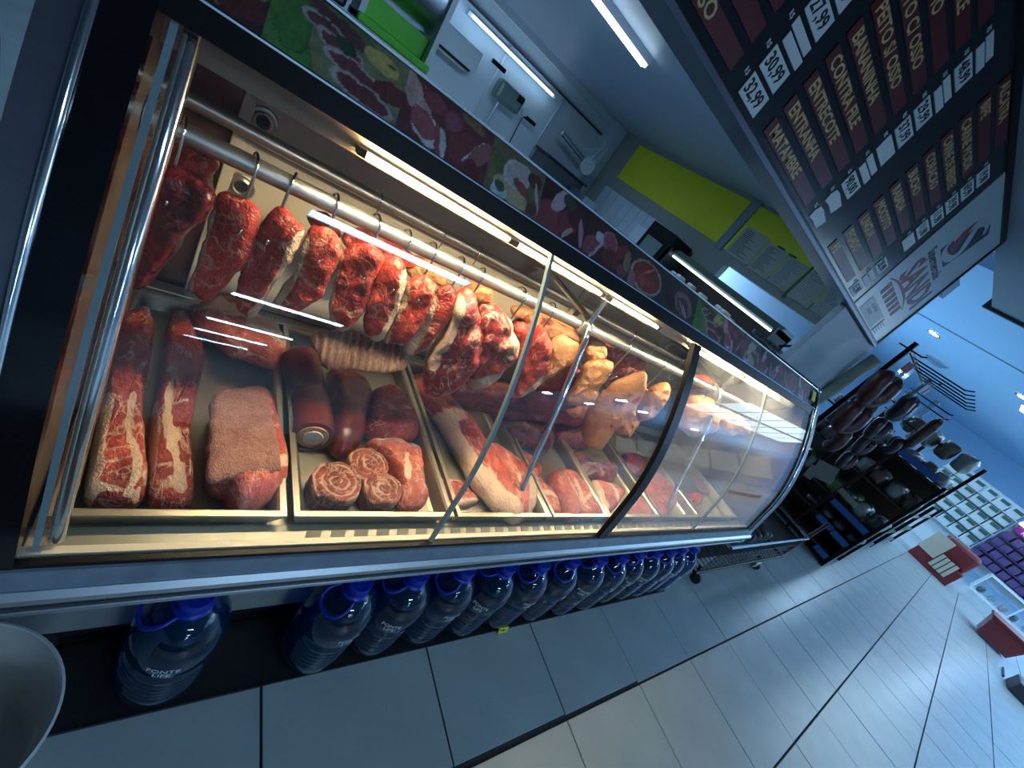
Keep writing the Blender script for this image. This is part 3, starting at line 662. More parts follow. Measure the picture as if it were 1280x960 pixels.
hang('hanging_steak', [(510,352),(518,346),(530,345),(545,356),(541,380),(526,410),(510,426),(491,429),(480,425),(494,395),(503,370)], (525,348), 'steak', 'hanging narrow red steak before the fat-sided one, seventh from the end border', .022, 28, fat=[([(508,355),(496,395),(482,424)], 7)], seed=8)
hang('hanging_steak', [(545,362),(554,356),(564,357),(571,368),(566,390),(552,412),(535,431),(515,444),(503,433),(518,407),(536,385)], (561,358), 'steak', 'hanging slim steak with a broad cream fat side, eighth from the end border', .026, 30, fat=[([(545,368),(530,398),(508,432)], 13)], seed=9)
hang('marbled_cut', [(570,368),(584,362),(596,372),(600,398),(604,430),(592,462),(564,488),(536,492),(528,470),(536,438),(556,408)], (587,365), 'marbled', 'big ragged marbled cut with frayed fat hanging mid rail', .040, 18, RY-.03, bump=.014, freq=34, fat=[([(572,372),(560,410),(540,440)], 10)], seed=10)
hang('marbled_cut', [(596,392),(614,382),(632,393),(643,414),(649,436),(632,454),(612,476),(584,482),(582,455),(590,425)], (638,385), 'marbled', 'lumpy bright marbled cut with brown folded top hanging before the glass seam', .045, 14, RY-.035, bump=.014, freq=34, fat=[([(640,400),(648,436)], 6), ([(590,470),(625,460)], 7)], seed=11)
hang('beef_chunk', [(640,408),(652,400),(663,412),(659,440),(648,454),(640,430)], (655,395), 'beef_bright', 'small bright red piece hanging half hidden behind the glass seam', .03, 10, RY+.02, seed=12)
hang('beef_chunk', [(667,413),(680,410),(688,426),(687,444),(683,460),(668,482),(643,492),(648,464),(658,438)], (672,405), 'steak', 'large rounded red cut hanging right of the glass seam', .042, 20, RY-.01, fat=[([(650,490),(682,462)], 6)], bump=.010, seed=13)
hang('fat_covered_cut', [(690,425),(706,420),(722,431),(722,442),(713,454),(686,472),(654,492),(668,476),(684,458),(688,440)], (700,412), 'fatty', 'orange fat-covered slab hanging left of the bent chrome support', .022, 28, RY, bump=.006, seed=14)
hang('fat_covered_cut', [(640,384),(664,386),(695,396),(720,410),(704,420),(686,424),(664,408),(642,396)], (668,378), 'fatty', 'orange fat-covered flat cut hanging behind the front rail', .02, 0, RY+.14, bump=.006, seed=15)
hang('fat_covered_cut', [(728,426),(742,420),(753,425),(756,437),(749,450),(734,450),(727,440)], (742,418), 'fatty', 'round orange fat-covered lump hanging just right of the bent chrome support', .035, 10, RY+.03, seed=16)
hang('fat_covered_cut', [(732,453),(748,450),(764,452),(766,460),(752,481),(741,502),(724,506),(706,503),(714,486),(724,468)], (748,440), 'fatty', 'wide yellowish fat-covered slab hanging in the middle of the first bay', .022, 30, RY-.02, bump=.006, seed=17)
hang('beef_chunk', [(757,430),(775,432),(792,440),(806,452),(800,462),(785,456),(770,457),(758,446)], (785,438), 'marbled', 'stringy fatty red piece hanging behind the long orange slab', .03, 5, RY+.05, bump=.012, seed=18)
hang('fat_covered_cut', [(804,464),(809,478),(802,496),(788,514),(768,538),(752,560),(738,560),(727,543),(732,516),(752,492),(775,474)], (806,455), 'fatty', 'longest orange fat-covered slab hanging left of the thick black mullion', .026, 34, RY-.03, bump=.006, seed=19)
hang('marbled_cut', [(815,486),(826,480),(838,482),(830,502),(812,522),(795,523),(802,502)], (832,472), 'fatty', 'reddish fat-streaked cut hanging right beside the thick black mullion', .035, 30, RY, bump=.010, seed=20)
hang('fat_covered_cut', [(864,497),(880,496),(895,503),(897,518),(892,533),(872,541),(852,538),(850,518)], (880,490), 'fatty', 'broad pinkish cut hanging behind misted glass next to the mullion', .05, 20, RY, bump=.010, seed=21)
hang('fat_covered_cut', [(897,519),(908,513),(921,519),(936,530),(928,538),(905,540),(896,531)], (915,508), 'fatty', 'orange cut hanging behind misted glass beyond the second support', .05, 20, RY, bump=.010, seed=22)
hang('beef_chunk', [(866,474),(880,470),(896,478),(903,492),(890,497),(872,492)], (884,472), 'beef_bright', 'small red piece hanging behind the rail in the misted bay', .03, 10, RY+.05, seed=23)
hang('beef_chunk', [(384,268),(404,266),(420,280),(428,296),(408,290),(390,284)], (404,262), 'dark_cut', 'dark cut on the rear rail showing above the fourth hanging steak', .02, 5, RY+.14, seed=24)
hang('beef_chunk', [(426,296),(446,286),(478,296),(506,310),(520,330),(480,326),(440,312)], (470,284), 'steak', 'red cut on the rear rail showing above the fifth and sixth steaks', .03, 5, RY+.13, seed=25)
hang('fat_covered_cut', [(505,326),(530,322),(552,338),(558,356),(530,348),(510,342)], (535,320), 'fatty', 'fat-covered cut on the rear rail showing above the seventh steak', .03, 5, RY+.13, seed=26)
hang('fat_covered_cut', [(580,362),(596,352),(614,360),(612,378),(598,388),(584,376)], (600,350), 'fatty', 'orange cut on the rear rail between the marbled cuts', .03, 5, RY+.10, seed=27)
hang('fat_covered_cut', [(655,395),(690,400),(722,418),(722,446),(690,450),(660,432)], (690,398), 'fatty', 'orange cut on the rear rail left of the bent chrome support', .03, 5, RY+.12, seed=61)
hang('marbled_cut', [(745,432),(775,440),(802,455),(802,490),(776,502),(752,482),(742,456)], (775,438), 'marbled', 'stringy red cut on the rear rail behind the longest orange slab', .03, 5, RY+.13, bump=.014, seed=62)
hang('fat_covered_cut', [(700,452),(735,455),(748,500),(722,522),(690,502)], (720,450), 'fatty', 'shadowed orange cut on the rear rail in the middle of the first bay', .03, 5, RY+.09, seed=63)
hang('marbled_cut', [(776,482),(802,492),(802,520),(782,546),(762,530)], (790,480), 'fatty', 'reddish cut on the rear rail just left of the black mullion', .03, 5, RY+.10, bump=.010, seed=64)
hang('beef_chunk', [(606,398),(642,404),(644,450),(612,456)], (625,396), 'marbled', 'red cut on the rear rail filling the gap behind the glass seam', .03, 5, RY+.12, seed=65)
hang('dark_cut', [(660,492),(690,474),(716,456),(732,470),(726,498),(692,514),(658,512)], (700,470), 'steak_dark', 'dark purple underside piece below the orange slab by the chrome support', .035, 20, RY+.03, bump=.010, seed=66)
# low dark pieces behind the hanging row
hang('dark_cut', [(560,478),(600,478),(650,488),(700,498),(745,508),(740,528),(690,524),(630,518),(575,502)], (640,470), 'dark_cut', 'long dark cut lying low behind the marbled hanging cuts', .04, 0, .80, bump=.012, seed=28)

# --- on the trays -------------------------------------------------------------------------
def lay(name, px, h, m, label, fat=(), lift=0, **k):
    z = TZ+lift
    return lump(name, px, (0, 0, z+h*.30), (0, 0, 1), h*.70, h*.30, m, label, fat=fat, flat=z+.001, **k)
lay('rib_strip', [(178,386),(190,400),(190,428),(186,460),(177,500),(176,540),(180,578),(181,618),(168,636),(138,638),(106,628),(107,598),(114,556),(124,500),(132,450),(148,404)], .065, 'strip', 'long fatty rib strip lying nearest the black end border', fat=[([(126,520),(114,570),(112,625)], 9), ([(160,520),(152,555),(166,590),(160,625)], 5), ([(136,520),(124,570),(120,600)], 3), ([(114,622),(165,632)], 5)], cen=(150,520), bump=.010, pw=5, seed=30)
lay('rib_strip', [(214,394),(234,393),(241,416),(254,440),(250,472),(243,510),(238,540),(236,580),(240,615),(237,634),(222,641),(186,632),(182,600),(184,560),(190,515),(200,460),(206,420)], .055, 'strip', 'second fatty rib strip with rounded bone ends, left of the rind block', fat=[([(208,500),(203,535),(206,565),(214,590),(222,625)], 6), ([(206,562),(232,556)], 3.5), ([(204,520),(228,518)], 3), ([(190,520),(186,600)], 4), ([(214,600),(234,596)], 4)], cen=(212,530), bump=.010, pw=5, seed=31)
# block with rind: cut lump, rind plate lying on it
b_ = lay('rind_block', [(268,508),(300,500),(332,500),(340,530),(348,560),(355,584),(352,604),(336,628),(302,642),(286,638),(276,622),(259,612),(261,570),(264,536)], .075, 'belly', 'thick square meat block covered by a pinkish brown rind', fat=[([(260,604),(320,606),(350,592)], 6)], pw=8, bump=.008, seed=32)
r_ = lump('rind', [(266,494),(300,486),(331,485),(338,512),(345,545),(350,585),(330,592),(300,594),(262,603),(259,575),(262,530)], (0, 0, TZ+.072), (0, 0, 1), .010, .012, 'rind', None, pw=10, bump=.003, freq=60, seed=33)
r_.parent = b_; r_.matrix_parent_inverse = b_.matrix_basis.inverted()
lay('pork_piece', [(243,388),(262,378),(278,377),(306,392),(334,412),(354,430),(356,446),(344,460),(312,452),(285,442),(256,418),(238,402)], .065, 'veal', 'pale pinkish piece at the back of the first tray', fat=[([(244,392),(290,405),(345,438)], 10)], bump=.010, seed=34, lift=.02)
def roll_tube(name, a, b, r0, r1, m, label, endmat=None):
    pass
def bent_roll():
    t = None
    pts = [oz(370, 436, TZ+.075), oz(378, 462, TZ+.06), oz(386, 496, TZ+.042), oz(391, 525, TZ+.04), oz(391, 546, TZ+.04)]
    pts = smooth_curve(pts, 30, False)
    bm = B(); fl = bm.verts.layers.float.new('fat')
    rr = []
    for i in range(30):
        s = i/29; r = .040*(1-.12*math.exp(-((s-.48)/.05)**2)); r *= min(1, .35+s*8); rr.append(r)
    tube(bm, pts, rr, 28)
    o = obj('liver_roll', bm, M['liver'], smooth=True, flat_angle=.9); tag(o, 'smooth dark red bent roll with a white cut bone end', 'meat')
    e = pts[-1]; d = (pts[-1]-pts[-3]).normalized()
    bm = B(); tube(bm, [e-d*.004, e+d*.003], [.031, .029], 24); q = obj('cut_rim', bm, M['fatty'], o)
    bm = B(); tube(bm, [e, e+d*.006], [.021, .019], 20); obj('bone', bm, M['bone'], o, smooth=True, flat_angle=.8)
bent_roll()
lump('rib_rack', [(388,420),(420,412),(460,420),(502,431),(506,446),(504,462),(472,466),(436,463),(408,461),(394,440)], (.40, .875, TZ+.10), (0, -.80, .60), .014, .012, 'rib_face', 'rack of ribs with grey ridged membrane leaning at the back of the second tray', wave=.9, pw=12, bump=.006, freq=14, K=150, R=34, seed=36)
lay('meat_lump', [(408,468),(424,466),(442,470),(462,494),(456,524),(448,558),(426,573),(410,556),(414,530),(412,498)], .07, 'liver', 'smooth rounded dark lump right of the bent dark roll', fat=[([(412,474),(440,478)], 10)], seed=37)
lay('meat_lump', [(462,494),(480,489),(496,494),(510,515),(520,538),(514,552),(490,553),(468,552),(454,536),(458,512)], .075, 'steak', 'coarse red lump at the right side of the second tray', bump=.010, seed=38)
lay('flat_cut', [(456,556),(470,551),(484,550),(514,558),(523,574),(527,604),(531,630),(520,640),(504,645),(494,634),(491,602),(476,578)], .055, 'veal', 'flat reddish cut with fat seams right of the three round rolls', fat=[([(470,556),(515,566)], 6), ([(500,580),(500,610)], 5)], bump=.010, seed=39)
def rolled(px, r, h, label, seed):
    c = oz(*px, TZ); bm = B(); fl = bm.verts.layers.float.new('fat'); K, R = 72, 16
    def nz(p, f): return noise.noise(p*f+Vector((seed, 0, 0)))
    rad = lambda k: r*(1+.07*noise.noise(Vector((math.cos(2*math.pi*k/K)*2, math.sin(2*math.pi*k/K)*2, seed))))
    rings = []
    for z, s in ((0, .94), (.15, 1.0), (.35, 1.03), (.55, .97), (.75, 1.03), (.92, .99)):
        ring = []
        for k in range(K):
            a = 2*math.pi*k/K; R_ = rad(k)*s; p = c+Vector((R_*math.cos(a), R_*math.sin(a), z*h)); p += Vector((math.cos(a), math.sin(a), 0))*.003*nz(p, 60)
            v = bm.verts.new(p); v[fl] = .35 if z > .7 else .1; ring.append(v)
        rings.append(ring)
    for i in range(R, -1, -1):
        s = i/R*.97; ring = []
        for k in range(K if i else 1):
            a = 2*math.pi*k/K; R_ = rad(k)*s
            ph = (s*3.2-k/K) % 1.0; g = math.exp(-((ph-.5)/.13)**2)
            p = c+Vector((R_*math.cos(a), R_*math.sin(a), h*(1.0-.02*s)))
            p.z += .004*nz(p, 70)-.006*g+.003
            v = bm.verts.new(p); v[fl] = .75*g if s < .93 else .5; ring.append(v)
        rings.append(ring)
    for A, D in zip(rings, rings[1:]):
        for k in range(K):
            q = list(dict.fromkeys([A[k % len(A)], A[(k+1) % K % len(A)], D[(k+1) % K % len(D)], D[k % len(D)]]))
            if len(q) > 2: bm.faces.new(q)
    bm.faces.new(rings[0][::-1])
    o = obj('rolled_beef', bm, M['roll'], smooth=True); tag(o, label, 'meat', 'round rolled beef slices')
rolled((409, 622), .046, .052, 'largest round rolled beef with spiral face, at the front left of the trio', 1)
rolled((466, 628), .040, .050, 'round rolled beef standing front right of the trio, beside the flat cut', 2)
rolled((449, 598), .042, .050, 'round rolled beef at the back of the trio', 3)
lay('small_chop', [(534,606),(555,601),(575,606),(587,618),(597,629),(584,633),(570,637),(552,637),(542,620)], .028, 'veal', 'small thin chop with a pale rim, left of the glass seam', fat=[([(534,606),(575,604)], 4), ([(552,637),(596,630)], 4)], pw=8, seed=40)
lay('belly_strip', [(512,472),(530,470),(548,482),(572,506),(588,540),(612,560),(638,572),(656,592),(668,616),(665,640),(650,655),(634,653),(610,632),(590,608),(570,572),(555,545),(540,520),(518,494)], .060, 'belly', 'long belly strip with a glowing red middle crossing behind the glass seam', fat=[([(545,530),(590,605),(640,650)], 9), ([(660,610),(662,640)], 8)], cen=(600,575), bump=.008, pw=5, seed=41)
lay('dark_cut', [(612,508),(640,505),(676,512),(690,545),(684,566),(664,560),(640,555),(622,535)], .07, 'dark_cut', 'dark bone-in cut at the back of the fourth tray', fat=[([(622,512),(650,545)], 3), ([(650,508),(680,550)], 3)], seed=42, bump=.012)
lay('dark_cut', [(684,512),(712,508),(742,516),(752,535),(742,556),(712,560),(692,548)], .075, 'dark_cut', 'second dark cut behind the bent chrome support foot', fat=[([(690,516),(740,530)], 3)], seed=43, bump=.012)
lay('veal_steak', [(640,564),(658,566),(676,590),(666,600),(652,594),(642,578)], .03, 'veal', 'small pinkish steak behind the belly strip end', fat=[([(640,566),(660,566)], 3)], seed=44)
lay('veal_steak', [(655,596),(674,601),(692,620),(700,640),(686,645),(670,640),(664,620)], .030, 'veal', 'pink steak touching the belly strip end', fat=[([(656,597),(690,602)], 3), ([(668,618),(694,626)], 3)], pw=7, seed=45)
lay('veal_steak', [(695,590),(716,592),(733,616),(748,644),(738,651),(721,648),(714,630),(704,612)], .040, 'veal', 'wide pink steak with a white T of fat left of the mullion', fat=[([(712,606),(722,632),(735,622)], 3)], pw=7, seed=46)
lay('veal_steak', [(686,595),(697,592),(710,612),(721,636),(720,650),(708,652),(696,630),(688,612)], .050, 'veal', 'narrow pink steak standing on edge between two wider ones', fat=[([(698,596),(712,618),(722,648)], 3)], pw=7, seed=47)
lay('dark_cut', [(708,566),(724,575),(748,584),(764,581),(770,590),(762,606),(742,603),(724,598)], .05, 'dark_cut', 'dark red two-lobed cut at the back of the tray beside the mullion', seed=48, bump=.010)
lay('veal_steak', [(735,604),(754,605),(779,614),(770,632),(755,648),(744,632)], .045, 'veal', 'thick pink cut lying against the black mullion', fat=[([(738,606),(752,640)], 3), ([(752,606),(768,630)], 2.5)], seed=49)
lay('dark_cut', [(776,570),(792,569),(805,582),(793,598),(782,588)], .05, 'dark_cut', 'small dark cut close to the mullion at the tray back', seed=50)
lay('sliced_meat', [(790,618),(822,590),(842,602),(848,622),(836,640),(806,654),(786,652)], .030, 'veal', 'pale pink sliced meat in the first misted tray', bump=.010, freq=50, seed=51)
lay('sliced_meat', [(852,626),(864,616),(876,620),(874,632),(860,636)], .035, 'beef_bright', 'little heap of red meat alone in a misted tray', bump=.012, freq=60, seed=52)
lay('sliced_meat', [(868,600),(884,594),(902,606),(896,618),(878,616)], .030, 'veal', 'pale meat at the back of the farthest misted tray', bump=.010, freq=50, seed=53)
# --- steel hooks over the rails
def hook_mesh():
    pts = [Vector(p) for p in ((0, .017, -.012), (0, .0185, .004), (0, .010, .0165), (0, -.004, .0175), (0, -.0165, .008), (0, -.019, -.01), (0, -.019, -.045), (0, -.020, -.075), (0, -.028, -.090), (0, -.040, -.088), (0, -.045, -.076))]
    bm = B(); return tube(bm, smooth_curve(pts, 30, False), .0021, 6)
hk = obj('meat_hook', hook_mesh(), M['chrome'], local=True, smooth=True)
ORD = ['first', 'second', 'third', 'fourth', 'fifth', 'sixth', 'seventh', 'eighth', 'ninth', 'tenth', 'eleventh', 'twelfth', 'thirteenth', 'fourteenth', 'fifteenth', 'sixteenth', 'seventeenth']
hx = [oy(u, v, RY).x for u, v in ((228, 168), (318, 205), (366, 228), (418, 254), (470, 278), (508, 298), (540, 313), (575, 330), (600, 345), (648, 372), (684, 392), (775, 440), (818, 462), (880, 490), (930, 505))]
for i, x in enumerate(hx):
    o = hk if i == 0 else hk.copy()
    if i: C.objects.link(o)
    o.location = (x, RY, RZ); o.rotation_euler = (0, 0, math.radians(rnd.uniform(-14, 14)))
    tag(o, f'steel meat hook over the front rail, {ORD[i]} from the near end', 'hook', 'hooks on the front rail')
hx2 = [oy(u, v, BY).x for u, v in ((480, 230), (560, 278), (605, 305), (775, 435), (800, 450), (830, 468))]
for i, x in enumerate(hx2):
    o = hk.copy(); C.objects.link(o); o.location = (x, BY, BZ); o.rotation_euler = (0, 0, math.radians(rnd.uniform(-25, 25)))
    tag(o, f'steel hook over the rear rail, {ORD[i]} from the near end', 'hook', 'hooks on the rear rail')
# yellow ribbon-like scrap hook tag on front rail is left out; bottles follow

# ================================================================== WATER BOTTLES
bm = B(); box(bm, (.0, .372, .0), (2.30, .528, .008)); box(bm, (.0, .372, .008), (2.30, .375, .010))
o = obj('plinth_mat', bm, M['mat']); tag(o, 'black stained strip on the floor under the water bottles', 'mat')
def make_bottle():
    t = thing('water_bottle', None, None, (0, 0, 0))
    prof = [(0, .004), (.060, .004), (.070, .010), (.076, .022), (.078, .05)]
    for i in range(5): z = .055+.016*i; prof += [(.078, z), (.0745, z+.005), (.0745, z+.008), (.078, z+.012)]
    prof += [(.078, .14), (.074, .150), (.074, .158), (.079, .168), (.0795, .20), (.078, .225), (.070, .252), (.055, .275), (.036, .290), (.027, .296), (.026, .305)]
    bm = B(); lathe(bm, prof, seg=36); obj('bottle_body', bm, M['pet'], t, smooth=True)
    bm = B(); lathe(bm, [(0, .008), (.062, .010), (.073, .024), (.0735, .14), (.070, .154), (.0755, .17), (.0758, .2), (.074, .224), (.066, .25), (.058, .262), (0, .262)], seg=28); obj('water', bm, M['water'], t, smooth=True)
    bm = B(); lathe(bm, [(.0285, .298), (.030, .300), (.030, .322), (.028, .326), (0, .327)], seg=28); c = obj('cap', bm, M['cap_blue'], t, smooth=True, flat_angle=.8)
    bm = B(); lathe(bm, [(.026, .286), (.033, .286), (.034, .291), (.033, .296), (.026, .297)], seg=28)
    # carrying strap: a flat loop lying on the shoulder
    hp = [Vector((.031*math.cos(a), .031*math.sin(a), .291)) for a in [math.radians(x) for x in (150, 165)]]
    loop = [Vector(p) for p in ((-.022, -.024, .292), (-.045, -.034, .284), (-.068, -.026, .272), (-.076, 0, .268), (-.068, .026, .272), (-.045, .034, .284), (-.022, .024, .292))]
    tube(bm, smooth_curve(loop, 24, False), .0042, 6); obj('strap_handle', bm, M['cap_blue'], t, smooth=True)
    # printed name, wrapped on the body, facing out
    for s, z, sz in (('FONTE', .196, .017), ('LIFE', .180, .017)):
        q = text('lettering', s, 0, 0, 0, sz, M['label_ink'], t, align='CENTER', ext=.0003)
        for v in q.data.vertices:
            a = -math.pi/2-.25+v.co.x/.079; r = .0800-v.co.y*.3
            v.co = Vector((r*math.cos(a), r*math.sin(a), z+v.co.z))
    return t
bt = make_bottle()
bx = [.165, .475, .632, .786, .944, 1.10, 1.262, 1.425, 1.575, 1.725, 1.862, 1.995, 2.115, 2.235]
for i, x in enumerate(bx):
    o = bt if i == 0 else dup_tree(bt)
    o.location = (x, .445+rnd.uniform(-.004, .006), .0085); o.rotation_euler = (0, 0, math.radians([0, 25, -10, 15, -25, 10, 30, -15, 20, 5, -20, 15, 0, 25][i]))
    tag(o, ['blue five-litre water bottle standing alone beside the white bucket', 'blue water bottle at the bucket end of the close row, cap fully in view'][i] if i < 2 else f'blue water bottle under the counter, {ORD[i-1]} of the close row from its bucket end', 'bottle', 'water bottles under the counter')
# yellow ticket on the plinth front
bm = B(); box(bm, (-.022, -.001, -.011), (.022, .001, .011)); p = oz(621, 776, 0)
bmesh.ops.transform(bm, matrix=Matrix.Translation((p.x, .366, .016)) @ Matrix.Rotation(math.radians(-25), 4, 'X'), verts=bm.verts[:])
o = obj('price_ticket', bm, M['yellow_tag']); tag(o, 'small yellow price ticket on the floor edge below the sixth bottle', 'ticket')
text('lettering', '9,99', p.x-.016, .3645, .016, .016, M['ink_black'], o, xs=.8)
# ================================================================== BUCKET
bc = Vector((-.115, .335, 0))
t = thing('bucket', 'white plastic bucket with a grimy brownish inside, at the black plinth end', 'bucket', bc)
bm = B(); lathe(bm, [(0, .004), (.098, .004), (.104, .012), (.130, .264), (.1345, .266), (.135, .274), (.1315, .276), (.1295, .272)], bc, 56); obj('shell', bm, M['bucket'], t, smooth=True, flat_angle=.9)
bm = B(); lathe(bm, [(.1292, .272), (.122, .20), (.106, .06), (0, .056)], bc, 56); obj('lining', bm, M['grime'], t, smooth=True, flat_angle=.9, label='stained inside of bucket')
NTH = ['first','second','third','fourth','fifth','sixth','seventh','eighth','ninth','tenth','eleventh','twelfth','thirteenth','fourteenth']
# ================================================================== MENU BOARD
BYP = 1.30
mb = thing('menu_board', 'long dark price board with maroon name strips hanging above the counter', 'sign', (2.0, BYP+.06, 1.766))
bm = B(); box(bm, (-1.2, BYP, 1.79), (4.44, BYP+.10, 2.815)); obj('back_panel', bm, M['board'], mb)
bm = B(); box(bm, (-1.2, BYP-.018, 1.766), (4.44, BYP+.12, 1.79), .003); obj('bottom_frame', bm, M['side_grey'], mb)
bm = B(); box(bm, (-1.2, BYP-.014, 1.79), (4.44, BYP, 1.802)); obj('frame_gasket', bm, M['black'], mb)
bm = B(); box(bm, (4.415, BYP-.014, 1.79), (4.44, BYP, 2.815)); obj('end_frame', bm, M['black'], mb)
bm = B(); box(bm, (-1.2, BYP-.014, 2.775), (4.415, BYP, 2.815)); obj('top_frame', bm, M['black'], mb)
cols = [(.52, 1.30, ['COSTELA S/OSSO', 'COSTELA C/OSSO', 'AGULHA', 'ACEM', 'PALETA', 'MUSCULO', 'FRALDINHA', 'COXAO DURO', 'TATU', 'LAGARTO'],
         ['32,99', '30,99', 'H', '27,99', '29,99', 'H', '31,99', '34,99', 'B', '36,99']),
        (1.57, 2.22, ['MATAMBRE', 'ENTRANHA', 'ENTRECOTE', 'CONTRA FILE', 'BANANINHA', 'PEITO S/ OSSO', 'PEITO C/ OSSO', 'PATINHO', 'CAPA DE FILE', 'MAMINHA'],
         ['T', 'T', '90,00', 'H', 'B', '37,99', '29,99', 'H', '48,99', 'H']),
        (2.62, 3.20, ['PE', 'FIGADO', 'LINGUA', 'MOCOTO', 'RABADA', 'BUCHO', 'CORACAO', 'CARNE DE FRENTE', 'CARNE MOIDA', 'BIFE', 'ALCATRA'],
         ['15,98', 'H', '28,98', None, 'B', '11,98', '11,98', '39,98', '69,99', '19,98', None])]
for ci, (xn, xt, names, tags) in enumerate(cols):
    for r, nm in enumerate(names):
        z = 1.856+.0885*r
        if z > 2.77: continue
        bm = B(); box(bm, (xn-.03, BYP-.004, z-.029), (xt-.09, BYP, z+.029)); s_ = obj('name_strip', bm, M['strip_red'], mb)
        text('lettering', nm, xn, BYP-.0045, z, .064, M['gold_ink'], s_, xs=1.0 if len(nm) < 15 else .85, bold=.02)
        tg = tags[r]
        if tg is None: continue
        zz = z-.002; x1 = xt+.145
        bm = B()
        if tg == 'H':
            box(bm, (xt, BYP-.004, zz+.004), (x1, BYP, zz+.034)); box(bm, (xt+.012, BYP-.004, zz-.036), (x1+.010, BYP, zz-.003))
        elif tg == 'T':
            pts = [(xt+.01, zz+.03), (xt+.05, zz+.034), (xt+.10, zz+.026), (x1, zz+.02), (x1-.008, zz-.01), (x1-.02, zz-.034), (xt+.05, zz-.028), (xt, zz-.034), (xt-.006, zz)]
            prism(bm, [(x, BYP-.004, q) for x, q in pts], (0, .004, 0))
        else: box(bm, (xt, BYP-.004, zz-.036), (x1, BYP, zz+.036))
        tq = obj('price_card', bm, M['tag_white'], mb)
        text('currency', 'R$', xt-.04, BYP-.002, zz+.016, .026, M['tag_white'], tq, xs=.8)
        if ',' in tg: text('figures', tg, xt+.008, BYP-.0045, zz, .064, M['ink_black'], tq, xs=.82, bold=.02)
# pale logo panel at the far end
bm = B(); box(bm, (3.44, BYP-.005, 1.802), (4.415, BYP, 2.775)); lp = obj('logo_panel', bm, M['logo_panel'], mb)
ylp = BYP-.0055
def flat(pts, m, name, y=ylp):
    bm = B(); prism(bm, [(x, y, z) for x, z in pts], (0, .0006, 0)); return obj(name, bm, M[m], lp)
# emblem: navy lozenge with a pale curling letter through it and a red drop
def ribbon(pts, w0, m, name, y):
    c = smooth_curve([Vector(p) for p in pts], 40, False); a, b = [], []
    for i, p in enumerate(c):
        t = (c[min(i+1, 39)]-c[max(i-1, 0)]).normalized(); n_ = Vector((-t.z, 0, t.x)); s = i/39
        wd = w0*(.35+.65*math.sin(math.pi*min(max(s, .06), .94))); a.append(p+n_*wd); b.append(p-n_*wd)
    bm = B()
    va = [bm.verts.new((p.x, y, p.z)) for p in a]; vb = [bm.verts.new((p.x, y, p.z)) for p in b]
    for i in range(39): bm.faces.new((va[i], va[i+1], vb[i+1], vb[i]))
    return obj(name, bm, M[m], lp)
flat([(3.72, 2.375), (4.02, 2.375), (4.06, 2.52), (4.095, 2.69), (3.985, 2.705), (3.89, 2.675), (3.83, 2.60), (3.79, 2.47), (3.73, 2.46)], 'logo_navy', 'emblem_ground')
flat([(3.80, 2.44), (3.90, 2.435), (3.885, 2.48), (3.83, 2.53), (3.755, 2.62), (3.745, 2.53)], 'logo_red', 'emblem_drop', ylp-.0008)
ribbon([(3.725, 0, 2.47), (3.765, 0, 2.405), (3.88, 0, 2.398), (3.985, 0, 2.435), (3.995, 0, 2.50), (3.92, 0, 2.555), (3.85, 0, 2.60), (3.87, 0, 2.655), (3.94, 0, 2.68), (4.03, 0, 2.655)], .030, 'logo_panel', 'emblem_letter', ylp-.0016)
text('lettering', 'Supermercado', 3.61, ylp-.0002, 2.325, .090, M['logo_navy'], lp, xs=.95, bold=.02)
text('lettering', 'SANDI', 3.60, ylp-.0002, 2.178, .245, M['logo_red'], lp, xs=1.0, bold=.03)
bk = []
for i in range(6):
    x = 3.57+.095*i; flat([(x, 2.05), (x+.078, 2.05), (x+.070, 1.965), (x+.010, 1.965)], 'logo_red', 'basket_slat')
ribbon([(3.52, 0, 2.05), (3.66, 0, 2.085), (3.84, 0, 2.095), (4.02, 0, 2.085), (4.16, 0, 2.05)], .010, 'logo_red', 'basket_rim', ylp-.0008)
bm = B(); box(bm, (3.56, ylp-.002, 1.815), (4.02, ylp, 1.925)); pc = obj('notice_card', bm, M['tag_white'], lp)
for i, s in enumerate(('ACOUGUE', 'CARNES')): text('lettering', s, 3.66, ylp-.0025, 1.895-.04*i, .034, M['side_grey'], pc)
bm = B(); box(bm, (4.07, ylp-.002, 1.81), (4.08, ylp, 1.92)); obj('stroke', bm, M['ink_black'], lp)
for i in range(5):
    bm = B(); box(bm, (4.10, ylp-.002, 1.82+.019*i), (4.19, ylp, 1.827+.019*i)); obj('small_line', bm, M['side_grey'], lp)

# ================================================================== BUTCHER ROOM
def lamp_fixture(loc, L, label, axis='x', z_up=.06, group=None):
    x, y, z = loc; t = thing('tube_lamp', label, 'lamp', (x, y, z), group)
    d = Vector((1, 0, 0)) if axis == 'x' else Vector((0, 1, 0)); c = Vector(loc)
    bm = B(); box(bm, c-d*L/2-Vector((.03, .03, 0))+d*.03, c+d*L/2+Vector((.03, .03, z_up))-d*.03, .004); obj('housing', bm, M['skin_white'], t)
    for s in (-1, 1):
        q = Vector((d.y, d.x, 0))*.022*s+Vector((0, 0, -.018))
        bm = B(); tube(bm, [c-d*(L/2-.02)+q, c+d*(L/2-.02)+q], .013, 10); obj('tube', bm, M['tube_glow'], t, smooth=True, flat_angle=.8)
    return t
lamp_fixture((1.72, 3.72, 2.39), 1.85, 'bright double tube lamp on the butcher room ceiling above the counter')
for i, yy in enumerate((-1.15, -4.1, -6.4, -8.3, -10.4)):
    lamp_fixture((1.15, yy, 2.755), 1.2, f'ceiling tube lamp over the shop aisle, {ORD[i]} away from the counter', group='aisle ceiling lamps')
t = thing('wall_lamp', 'long thin glowing tube on the back wall of the butcher room', 'lamp', (2.85, 6.55, 2.05))
